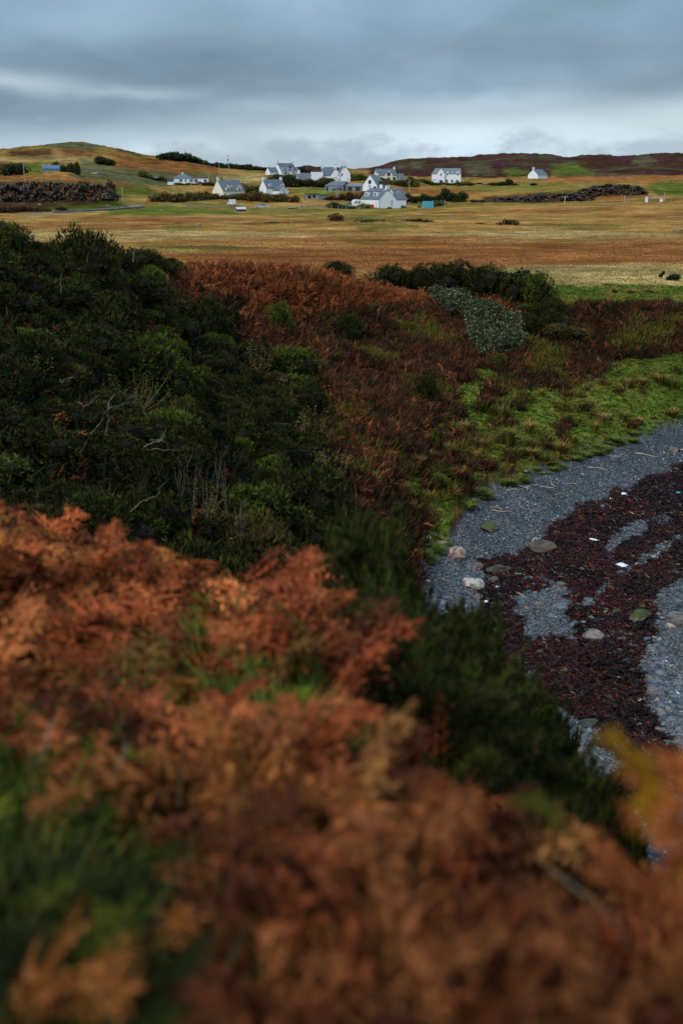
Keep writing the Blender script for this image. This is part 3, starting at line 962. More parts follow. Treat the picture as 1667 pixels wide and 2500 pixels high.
# ------------------------------------------------------------------ baked scatters
def bake(name, protos, P, S, RZ, C, mat, label, cat, tilt=None, seed=1):
    """copies of proto (V,F,C) at P, scale S, spin RZ, colour C; one object of uncountable stuff"""
    r = np.random.default_rng(seed)
    which = r.integers(0, len(protos), len(P))
    Vs, Fs, Cs, off = [], [], [], 0
    for pi, (V, F, Cc) in enumerate(protos):
        m = which == pi
        n = m.sum()
        if not n: continue
        c, s = np.cos(RZ[m]), np.sin(RZ[m])
        Rm = np.zeros((n, 3, 3)); Rm[:, 0, 0] = c; Rm[:, 0, 1] = -s; Rm[:, 1, 0] = s; Rm[:, 1, 1] = c; Rm[:, 2, 2] = 1
        if tilt is not None:
            tx, ty = tilt[0][m], tilt[1][m]
            Tx = np.zeros((n, 3, 3)); Tx[:, 0, 0] = 1; Tx[:, 1, 1] = np.cos(tx); Tx[:, 1, 2] = -np.sin(tx); Tx[:, 2, 1] = np.sin(tx); Tx[:, 2, 2] = np.cos(tx)
            Ty = np.zeros((n, 3, 3)); Ty[:, 1, 1] = 1; Ty[:, 0, 0] = np.cos(ty); Ty[:, 0, 2] = np.sin(ty); Ty[:, 2, 0] = -np.sin(ty); Ty[:, 2, 2] = np.cos(ty)
            Rm = Ty @ Tx @ Rm
        Sm = S[m] if S.ndim == 2 else np.repeat(S[m][:, None], 3, 1)
        W = np.einsum('nij,nvj->nvi', Rm, V[None] * Sm[:, None, :]) + P[m][:, None, :]
        Vs.append(W.reshape(-1, 3).astype(np.float32))
        Fs.append((F[None] + (np.arange(n) * len(V))[:, None, None] + off).reshape(-1, F.shape[1]).astype(np.int32))
        Cs.append((Cc[None] * C[m][:, None, :]).reshape(-1, 3).astype(np.float32))
        off += n * len(V)
    me = raw_mesh(name, np.concatenate(Vs), np.concatenate(Fs), np.concatenate(Cs))
    o = link(name, me, mat)
    set_props(o, label, cat, kind='stuff')
    return o


def frond(seed, pinnae=15, leaf=5, L=.8, curl=1.0):
    """a withered fern frond: stalk, arching midrib, paired leaflets that carry smaller ones"""
    r = np.random.default_rng(seed)
    n = 26
    t = np.linspace(0, 1, n)
    lean = r.uniform(.25, .6); droop = r.uniform(.5, 1.5) * curl
    ang = lean + droop * np.maximum(0, t - .35) ** 1.2 * 1.7        # angle from vertical
    st = L / n
    pts = np.cumsum(np.stack([np.sin(ang) * st, .04 * np.sin(t * 5 + seed) * st * 8, np.cos(ang) * st], 1), 0)
    tan = unit(np.gradient(pts, axis=0))
    parts = []
    w = .006 + .006 * (1 - t)
    side = np.array([0, 1.0, 0])
    Vr = np.concatenate([pts - side * w[:, None], pts + side * w[:, None]])
    i = np.arange(n - 1)
    Fr = np.concatenate([np.stack([i, i + 1, i + n + 1], 1), np.stack([i, i + n + 1, i + n], 1)])
    parts.append((Vr, Fr, np.array([.75, .7, .6])))
    for k in range(pinnae):
        u = .33 + .66 * k / (pinnae - 1)
        j = min(n - 1, int(u * (n - 1)))
        p = pts[j]; tg = tan[j]
        ln = .30 * L * math.sin(math.pi * min(1, (1.02 - u) / .75 * .5 + .08)) * r.uniform(.75, 1.15)
        for sgn in (-1, 1):
            if r.random() < .08: continue
            sd = np.array([0, sgn, 0]) * 1.0 + tg * .45 + r.normal(size=3) * .18 * curl
            sd = unit(sd)
            s_ = np.linspace(.06, 1, leaf)
            dp = -np.array([0, 0, 1.0]) * r.uniform(.0, .5) * curl
            q = p + sd * (s_ * ln)[:, None] + dp * ((s_ ** 2) * ln)[:, None]
            dirq = unit(np.gradient(q, axis=0))
            per = unit(np.cross(dirq, np.cross(dirq, tg + 1e-3)))
            Ll = ln * .34 * (1.1 - s_ * .85)
            for sg in (-1, 1):
                dl = unit(per * sg + dirq * .5 + r.normal(size=q.shape) * .25 * curl)
                V, F = quads_along(q, dl, Ll, Ll * .5, r)
                parts.append((V, F, np.array([1, 1, 1]) * r.uniform(.7, 1.25)))
            V, F = tris_along(q[:1], sd[None], np.array([ln]), np.array([ln * .12]), r)
            parts.append((V, F, np.array([.9, .85, .8])))
    return join(parts)


FR_HI = [frond(s, 15, 5, .8, 1.0 + .25 * (s % 3)) for s in range(8)]
FR_LO = [frond(20 + s, 7, 2, .8, 1.2) for s in range(6)]


def colours(n, sets, seed, jit=.35):
    r = np.random.default_rng(seed)
    c = np.array([lin(*q) for q in sets])[r.integers(0, len(sets), n)]
    return c * r.uniform(1 - jit, 1 + jit, (n, 1))


# bracken round the viewpoint
x, y, z, px, py, D, A = scatter(15000, .55, 9.0, R(-32), R(30), 21)
ridge = np.exp(np.interp(A, TAZ, Dk[2]))
top_px, top_py = project(x, y, z + .45)
wxx = (fbm(x * 1.5, y * 1.5, 5, 3) - .5) * 160
green = np.zeros(len(x), bool)
for P_ in P_GREEN_NEAR:
    green |= inpoly(top_px + wxx, top_py + wxx * .6, P_)
keep = (D < ridge * 1.15) & (np.hypot(x, y) > .55) & (rng.random(len(x)) < np.interp(D, [0, 2, 5, 9], [.42, .42, .36, .36]))
# the gap in the brake above the gorse at the lower right
gap = inpoly(top_px, top_py, [(1330, 2000), (1420, 1960), (1430, 2150), (1480, 2300), (1400, 2330), (1300, 2150)])
keep &= ~gap
EDGE = [(-400, 1130), (0, 1140), (120, 1120), (172, 1070), (215, 1180), (262, 1245), (356, 1195), (488, 1200), (545, 1290), (677, 1280), (769, 1270), (804, 1375), (844, 1438), (895, 1547),
        (950, 1633), (1087, 1668), (1156, 1690), (1170, 1807), (1224, 1852), (1270, 1865), (1265, 1953), (1311, 2021), (1295, 2085), (1389, 2153), (1470, 2215), (1480, 2330), (1480, 2900), (1480, 4500), (-900, 4500), (-900, 1180)]
CLUMP = [(1470, 2010), (1500, 1900), (1530, 1830), (1590, 1800), (1640, 1860), (1850, 1900), (1850, 4500), (1480, 4500), (1500, 2300), (1560, 2150), (1575, 2010), (1530, 1960)]
HG = (.62 + .5 * fbm(x * .9, y * .9, 9, 3)) * rng.uniform(.75, 1.15, len(x))
tip_px, tip_py = project(x, y, z + .8 * HG)
tip_px = np.where(D < ridge * 1.2, tip_px, tip_px) + np.where(tip_px > 600, 330, 60) / np.maximum(D, 1)
main_ = inpoly(tip_px, tip_py, EDGE)
side_ = inpoly(project(x, y, z + .8 * HG)[0], tip_py, CLUMP) & (D < 4.2)
keep &= main_ | side_
keep &= (tip_px < 1280) | (rng.random(len(x)) < .6) | side_
mb = keep & (~green | (rng.random(len(x)) < .03)) & (rng.random(len(x)) < np.interp(fbm(x * 2.2, y * 2.2, 8, 3), [.42, .56], [.1, 1]))
n = mb.sum()
print('bracken near', n)
cb = colours(n, ((150, 82, 50), (132, 68, 40), (108, 54, 32), (166, 102, 62), (84, 44, 28), (144, 90, 46)), 3) * np.interp(D[mb], [.5, 1.6, 3.0, 5], [.28, .5, .8, 1.0])[:, None]  # fronds darkened towards the lens: dimness of the near ground put into their colour
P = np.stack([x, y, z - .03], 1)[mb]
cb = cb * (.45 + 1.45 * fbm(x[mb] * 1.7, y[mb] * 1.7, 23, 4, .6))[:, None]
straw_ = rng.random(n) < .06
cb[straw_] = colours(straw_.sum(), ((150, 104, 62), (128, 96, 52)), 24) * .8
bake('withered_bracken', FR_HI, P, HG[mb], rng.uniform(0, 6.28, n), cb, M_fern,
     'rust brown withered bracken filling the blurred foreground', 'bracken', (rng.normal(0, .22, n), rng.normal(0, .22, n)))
# green grass and young ferns between
m2 = (D < ridge * 1.02) & green & (rng.random(len(x)) < .8) & ~gap
n = m2.sum()


def tuft(seed, n=26, h=.35, spread=.5, w=.012):
    r = np.random.default_rng(seed)
    a = r.uniform(0, 6.28, n)
    P = np.stack([np.cos(a), np.sin(a), 0 * a], 1) * r.uniform(0, .08, (n, 1))
    d = unit(np.stack([np.cos(a) * spread * r.uniform(.2, 1, n), np.sin(a) * spread * r.uniform(.2, 1, n), np.ones(n)], 1))
    L = h * r.uniform(.5, 1.1, n)
    side = unit(np.cross(d, [0, 0, 1.0]) + 1e-4)
    m = P + d * (L * .55)[:, None]
    tip = m + unit(d + np.stack([np.cos(a) * .8, np.sin(a) * .8, -.3 * np.ones(n)], 1)) * (L * .5)[:, None]
    W = w * r.uniform(.7, 1.3, n)[:, None]
    V = np.stack([P - side * W, P + side * W, m + side * W * .8, m - side * W * .8, tip], 1).reshape(-1, 3)
    i = np.arange(n)[:, None] * 5
    F = np.concatenate([i + [[0, 1, 2]], i + [[0, 2, 3]], i + [[3, 2, 4]]])
    C = np.repeat(r.uniform(.7, 1.3, (n, 1)), 5, 0) * np.ones((1, 3))
    return V, F, C


TUF = [tuft(s, 44, .26, .9, .0045) for s in range(4)]
cg = colours(n, ((62, 74, 20), (74, 86, 22), (42, 54, 16), (88, 88, 34)), 5, .5) * np.interp(D[m2], [1, 2.4, 3.2], [.2, .45, 1.1])[:, None]  # grass painted darker close to the lens, dimming the lower corner by colour
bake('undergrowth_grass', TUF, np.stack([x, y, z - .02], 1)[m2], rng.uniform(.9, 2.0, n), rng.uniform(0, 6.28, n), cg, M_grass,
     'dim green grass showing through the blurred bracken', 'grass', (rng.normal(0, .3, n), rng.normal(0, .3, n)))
m3 = (D < ridge * 1.02) & green & (rng.random(len(x)) < .4) & ~gap
n = m3.sum()
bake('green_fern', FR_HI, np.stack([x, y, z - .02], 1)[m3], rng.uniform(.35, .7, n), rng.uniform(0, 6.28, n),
     colours(n, ((72, 90, 20), (98, 108, 26), (50, 64, 18)), 6) * np.interp(D[m3], [1, 2.4, 3.2], [.2, .5, 1.5])[:, None], M_fern, 'green fern fronds low among the brown bracken', 'fern', (rng.normal(0, .3, n), rng.normal(0, .3, n)))  # fern colour carries the same painted dimming towards the lens

# low needles between the bushes
x, y, z, px, py, D, A = scatter(70000, 16, 80, R(-25), R(20), 34)
m = (cover(px, py, D, A) == GORSE) & (px > -120) & ((D > 22) | (py > 1000))
n = m.sum(); print('under', n)


def sprigs0(seed, n=14, h=.32):
    r = np.random.default_rng(seed)
    d = unit(r.normal(size=(n, 3)) * [1, 1, .4] + [0, 0, .7])
    V, F = tris_along(r.normal(size=(n, 3)) * [.2, .2, .0], d, h * r.uniform(.5, 1.0, n), np.full(n, .05), r)
    return V, F, np.repeat(r.uniform(.6, 1.4, (n, 1)), 3, 0) * np.ones((1, 3))


bake('thicket_undergrowth', [sprigs0(s) for s in range(4)], np.stack([x, y, z - .03], 1)[m], rng.uniform(.7, 1.7, n), rng.uniform(0, 6.28, n),
     colours(n, ((30, 36, 16), (40, 44, 20), (24, 26, 14), (50, 42, 26), (54, 54, 28)), 35), M_heath, 'dark tangled low growth between the gorse bushes', 'undergrowth')

# bracken, heather and grasses of the bank
x, y, z, px, py, D, A = scatter(150000, 20, 92, R(-25), R(26), 33)
cv = cover(px, py, D, A)
crest = np.exp(np.interp(A, TAZ, Dk[8]))
patch = fbm(x / 2.6, y / 2.6, 55, 4, .6)
u = rng.random(len(x))
inb = (px > -150) & (px < 1850)
mb = inb & (((cv == BRACKEN) & (u < np.where(py < 800, .75, .55))) | ((cv == HEATHER) & (patch > .58) & (u < .2) & (px < 1300)) | ((cv == GORSE) & (u < .02)) | ((cv == HEATHER) & (u < .10)))
mb &= D < crest + 1.5
n = mb.sum(); print('bracken far', n)
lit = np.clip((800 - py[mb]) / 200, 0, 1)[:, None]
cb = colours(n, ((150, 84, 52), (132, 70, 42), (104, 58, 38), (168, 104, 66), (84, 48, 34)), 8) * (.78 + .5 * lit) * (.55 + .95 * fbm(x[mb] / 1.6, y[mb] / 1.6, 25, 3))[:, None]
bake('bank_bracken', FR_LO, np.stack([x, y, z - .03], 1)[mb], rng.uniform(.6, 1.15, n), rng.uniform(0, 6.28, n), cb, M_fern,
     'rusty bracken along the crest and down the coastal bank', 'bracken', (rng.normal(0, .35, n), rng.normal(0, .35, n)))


def sprigs(seed, n=26, h=.4):
    r = np.random.default_rng(seed)
    d = unit(r.normal(size=(n, 3)) * [.7, .7, .3] + [0, 0, .8])
    P = r.normal(size=(n, 3)) * [.13, .13, .0] + d * (h * .35)
    V, F = tris_along(P, d, h * r.uniform(.5, 1.0, n), np.full(n, .05), r)
    C = np.repeat(r.uniform(.6, 1.4, (n, 1)), 3, 0) * np.ones((1, 3))
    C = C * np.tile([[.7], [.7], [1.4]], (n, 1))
    return V, F, C


HS = [sprigs(s) for s in range(5)]
mh = inb & ((cv == HEATHER) | ((cv == BRACKEN) & (py > 780))) & (u > .3) & (u < .85) & (D < crest + 1.2) & (z > .5)
n = mh.sum(); print('heather', n)
ch = colours(n, ((58, 38, 30), (72, 46, 34), (40, 28, 22), (86, 58, 42), (50, 42, 28), (66, 52, 34)), 9, .45) * (.55 + .9 * fbm(x[mh] / 1.5, y[mh] / 1.5, 68, 4, .6))[:, None]
gm = (patch[mh] < .40)
ch[gm] = colours(gm.sum(), ((78, 80, 30), (56, 60, 24), (92, 84, 40)), 19)
gm = fbm(x[mh] / 5, y[mh] / 3.2, 69, 3) > .56
ch[gm] *= .62
bake('bank_heather', HS, np.stack([x, y, z - .05], 1)[mh], rng.uniform(.7, 1.5, n), rng.uniform(0, 6.28, n), ch, M_heath,
     'dark brown heather clothing the slope above the shore', 'heather', (rng.normal(0, .2, n), rng.normal(0, .2, n)))
# grass of the bench, and of the field edge
TL2 = [tuft(40 + s, 12, .22, .8, .014) for s in range(4)]
mg = inb & (cv == GRASS) & (u < .75)
n = mg.sum(); print('grass', n)
cgm = np.where((fbm(x[mg] / 1.8, y[mg] / 1.8, 66, 3) > .52)[:, None], colours(n, ((112, 116, 44), (126, 120, 56), (84, 88, 36)), 10), colours(n, ((84, 106, 28), (98, 120, 32), (64, 84, 24)), 11))
cgm *= (.55 + .9 * fbm(x[mg] / 1.1, y[mg] / 1.1, 67, 4, .6))[:, None]
bake('bench_grass', TL2, np.stack([x, y, z - .02], 1)[mg], rng.uniform(.6, 1.3, n), rng.uniform(0, 6.28, n), cgm, M_grass,
     'short bright green grass between the bank and the shingle', 'grass')
# pale leafed scrub
mp = inb & (cv == PALE)
xx, yy, zz, ppx, ppy, DDp, Ap = scatter(90000, 55, 75, R(4), R(12), 44)
mp = cover(ppx, ppy, DDp, Ap) == PALE
n = min(9000, mp.sum()); sel = np.nonzero(mp)[0][:n]
r = np.random.default_rng(4)


def leafclump(seed, n=9):
    r = np.random.default_rng(seed)
    d = unit(r.normal(size=(n, 3)) + [0, 0, .6])
    P = r.normal(size=(n, 3)) * [.12, .12, .14] + [0, 0, .3]
    V, F = quads_along(P, d, np.full(n, .13), np.full(n, .08), r)
    return V, F, np.repeat(r.uniform(.6, 1.4, (n, 1)), 4, 0) * np.ones((1, 3))


LC = [leafclump(s) for s in range(4)]
hh = fbm(xx[sel] / .8, yy[sel] / .8, 12, 3)
bake('pale_willow_scrub', LC, np.stack([xx[sel], yy[sel], zz[sel] + hh * .8 - .2], 1), r.uniform(.7, 1.4, n), r.uniform(0, 6.28, n),
     colours(n, ((66, 78, 60), (84, 96, 76), (42, 50, 32), (58, 64, 38), (50, 40, 28)), 14) * 1.0, M_leaf, 'patch of low grey green leafy scrub draped down the bank', 'scrub')

# tussocks : countable pale and ochre clumps on the bench
TS = [mesh_of('grass_tussock', tuft(70 + s, 150, 1.0, .75, .022), M_grass) for s in range(3)]
for me_, tint in zip(TS, ((122, 104, 46), (104, 100, 40), (134, 112, 60))):
    c_ = np.array(lin(*tint))
    a_ = me_.attributes['col']; buf = np.zeros(len(me_.vertices) * 4, np.float32); a_.data.foreach_get('color', buf)
    buf = buf.reshape(-1, 4); buf[:, :3] *= c_; a_.data.foreach_set('color', buf.ravel())
TUS = [(1010, 1260, 70, 70), (1060, 1190, 80, 70), (1020, 1150, 60, 70), (1095, 1120, 60, 80), (1240, 1090, 90, 90), (1290, 1060, 80, 60), (1320, 970, 36, 40),
       (1225, 1030, 60, 80), (1240, 1080, 70, 60), (1370, 1110, 90, 60), (1400, 1090, 70, 50), (1470, 1040, 60, 60), (1450, 1060, 60, 60), (1520, 1030, 60, 50),
       (1530, 950, 40, 50), (1610, 940, 80, 50), (1640, 950, 60, 50), (1560, 945, 50, 40), (1050, 1230, 60, 60), (985, 1210, 60, 60), (1130, 1060, 60, 60), (1160, 1130, 60, 60),
       (1330, 1130, 60, 40), (1300, 1120, 80, 50), (1180, 1100, 60, 60), (1390, 1030, 50, 40), (1560, 1040, 60, 40), (1640, 1020, 70, 40), (1500, 715, 40, 20), (1540, 718, 50, 22), (1585, 716, 50, 18), (1450, 722, 30, 14)]
for i, (tx, ty, tw, th) in enumerate(TUS):
    q = ground_at(tx, ty, 20)
    s = math.hypot(q.x, q.y) / FPX
    place('grass_tussock', TS[i % 3], (q.x, q.y, q.z - .03), (tw * s * .55, tw * s * .55, th * s * .8), i * 1.7,
          'ochre grass tussock on the green ground above the shore', 'tussock', 'ochre grass tussocks')

# turf overhanging the edge of the shingle
r = np.random.default_rng(91)
TE = mesh_of('turf_clump', tuft(75, 220, .8, 1.3, .03), M_grass)
buf = np.zeros(len(TE.vertices) * 4, np.float32); TE.attributes['col'].data.foreach_get('color', buf)
buf = buf.reshape(-1, 4); buf[:, :3] *= np.array(lin(84, 94, 34)); TE.attributes['col'].data.foreach_set('color', buf.ravel())
for i in range(44):
    A_ = R(r.uniform(4.6, 17.5)); D_ = math.exp(np.interp(A_, TAZ, Dk[5])) + r.uniform(-.9, .5)
    x_, y_ = D_ * math.sin(A_), D_ * math.cos(A_); sc = r.uniform(.35, .95)
    place('turf_clump', TE, (x_, y_, hz(x_, y_) - .05), (sc, sc, sc * .7), r.uniform(0, 6.28), 'rough turf clump overhanging the edge of the grey shingle', 'grass clump', 'turf clumps along the shingle edge')

# moor grass out on the field
x, y, z, px, py, D, A = scatter(90000, 72, 250, R(-22), R(22), 61, 'log')
cv = cover(px, py, D, A)
m = (cv == FIELD) & (px > -60) & (px < 1730)
TL3 = [tuft(90 + s, 7, .24, 1.2, .03) for s in range(4)]
n = m.sum(); print('moor', n)
nn = fbm(x[m] / 14, y[m] / 7, 41, 4, .6)
cc = tcol(x[m], y[m]) * rng.uniform(.85, 1.15, (n, 1))
st = (py[m] > 655) & (px[m] > 1200)
cc[st] = colours(st.sum(), ((176, 154, 100), (150, 132, 80), (120, 118, 60)), 17)
bake('moor_grass', TL3, np.stack([x, y, z - .03], 1)[m], rng.uniform(.35, .9, n), rng.uniform(0, 6.28, n), cc, M_grass, 'golden and rust moor grass of the flat field', 'grass')
# ------------------------------------------------------------------ beach
M_stone, t, b = new_mat('shore_stone')
c = attr(t, 'col').outputs['Color']; gc = t.nodes.new('ShaderNodeTexCoord').outputs['Object']
f = noise_tex(t, gc, 9, 5, .6)
v = t.nodes.new('ShaderNodeVectorMath'); v.operation = 'SCALE'
t.links.new(c, v.inputs[0]); t.links.new(math_n(t, 'MULTIPLY_ADD', f, .9, .55), v.inputs['Scale'])
t.links.new(v.outputs[0], b.inputs['Base Color']); b.inputs['Roughness'].default_value = .7; b.inputs['Specular IOR Level'].default_value = .3
bp = N(t, 'ShaderNodeBump', in_Strength=.7, in_Distance=.06); t.links.new(noise_tex(t, gc, 5, 7, .7), bp.inputs['Height']); t.links.new(bp.outputs[0], b.inputs['Normal'])


def pebble(seed):
    r = np.random.default_rng(seed)
    V, F = ICO1
    V = V * (1 + r.uniform(-.16, .16, (len(V), 1))) * [1, r.uniform(.55, .9), r.uniform(.35, .55)]
    return V, F, np.ones_like(V)


PB = [pebble(s) for s in range(7)]
r = np.random.default_rng(50)
x, y, z, px, py, D, A = scatter(260000, 17, 66, R(1), R(22), 51, 'log')
m = near_beach(A, D) & (px < 1760) & (px > 980)
wm = weed_mask(px, py)
coarse = smooth(.42, .62, fbm(px / 60, py / 40, 52, 3)) * np.clip((py - 1330) / 100, 0, 1)
m &= ~wm | (r.random(len(x)) < .035)
m &= r.random(len(x)) < np.interp(py, [1040, 1300, 1500, 2000], [.55, .62, .8, 1.0])
n = m.sum(); print('pebbles', n)
S = np.exp(r.normal(-3.2, .36, n)) * (.7 + .7 * fbm(x[m] * .5, y[m] * .3, 89, 3)) * (1 + 1.1 * coarse[m] * (r.random(n) < .4)) * np.interp(py[m], [1050, 1300, 1500], [1.0, .85, 1.0])
cs = colours(n, ((82, 88, 97), (70, 77, 85), (98, 104, 110), (62, 66, 72), (84, 84, 84), (98, 90, 82), (52, 56, 62)), 53, .35)
hi = r.random(n) < .035
cs[hi] = colours(hi.sum(), ((160, 160, 160), (150, 132, 116), (120, 132, 140), (140, 110, 96)), 54, .25)
cs *= (.55 + .95 * fbm(x[m] * .9 + y[m] * .5, y[m] * .25, 88, 4, .55))[:, None]
bake('beach_pebbles', PB, np.stack([x, y, z + .1 * 0 + .012], 1)[m], S, r.uniform(0, 6.28, n), cs, M_stone, 'blue grey pebbles and shingle of the beach', 'pebbles',
     (r.normal(0, .25, n), r.normal(0, .25, n)))

# cast seaweed


def kelp(seed, n=5):
    r = np.random.default_rng(seed)
    a = r.uniform(0, 6.28, n)
    d = unit(np.stack([np.cos(a), np.sin(a), r.uniform(-.1, .5, n)], 1))
    V, F = quads_along(r.normal(size=(n, 3)) * [.07, .07, .012] + [0, 0, .03], d, r.uniform(.08, .26, n), r.uniform(.02, .045, n), r)
    return V, F, np.repeat(r.uniform(.5, 1.5, (n, 1)), 4, 0) * np.ones((1, 3))


M_weed = veg_mat('wet_seaweed', rough=.4, spec=.25, var=0)
x, y, z, px, py, D, A = scatter(230000, 17, 66, R(1), R(22), 56, 'log')
w1 = weed_mask(px, py); w2 = weed_mask(px, py, 2.2)
m = near_beach(A, D) & (px < 1760) & (px > 1000) & ((w1 & w2) | ((w1 | w2) & (r.random(len(x)) < .4)))
m &= r.random(len(x)) < .62
n = m.sum(); print('weed', n)
cw = colours(n, ((54, 16, 15), (40, 12, 12), (68, 22, 18), (28, 10, 10), (34, 20, 15)), 57, .5)
blk = fbm(px[m] / 60, py[m] / 34, 58, 3) + np.clip((px[m] - 1480) / 900, 0, .2) > .56
cw[blk] *= .45
u = r.random(n)
cw[u < .018] = colours((u < .018).sum(), ((150, 70, 36), (120, 44, 24)), 59)
cw[u > .997] = colours((u > .997).sum(), ((180, 168, 140), (170, 150, 120), (200, 200, 196)), 60)
bake('cast_seaweed', [kelp(s) for s in range(6)], np.stack([x, y, z], 1)[m], r.uniform(.6, 1.25, n), r.uniform(0, 6.28, n), cw, M_weed,
     'dark red seaweed cast up in bands across the shingle', 'seaweed')


# boulders
def boulder(seed, c0, c1, flat=.6, moss=0.0):
    r = np.random.default_rng(seed)
    V, F = ICO3
    for _ in range(14):                       # cleaved faces
        nrm = unit(r.normal(size=3)); dd = r.uniform(.5, .86)
        k = np.maximum(V @ nrm - dd, 0)
        V = V - k[:, None] * nrm * .92
    V = V * (1 + .3 * (fbm(V[:, 0] * 2.2 + seed, V[:, 1] * 2.2 + V[:, 2] * 2, seed, 4, .6)[:, None] - .5))
    V = V * [1, r.uniform(.6, .85), flat]
    n_ = fbm(V[:, 0] * 3 + seed * 3, V[:, 1] * 3 + V[:, 2] * 3, seed + 9, 4, .65)[:, None]
    C = np.array(lin(*c0)) + (np.array(lin(*c1)) - np.array(lin(*c0))) * smooth(.35, .65, n_)
    if moss:
        up = smooth(.1, .45, V[:, 2:3] / flat) * smooth(.62 - moss * .3, .66 - moss * .2, fbm(V[:, 0] * 2, V[:, 1] * 2, seed + 4, 3)[:, None] + .12)
        C = C + (np.array(lin(66, 74, 30)) - C) * up
    me = raw_mesh('boulder', V, F, C, smooth_=False)
    me.materials.append(M_stone)
    return me


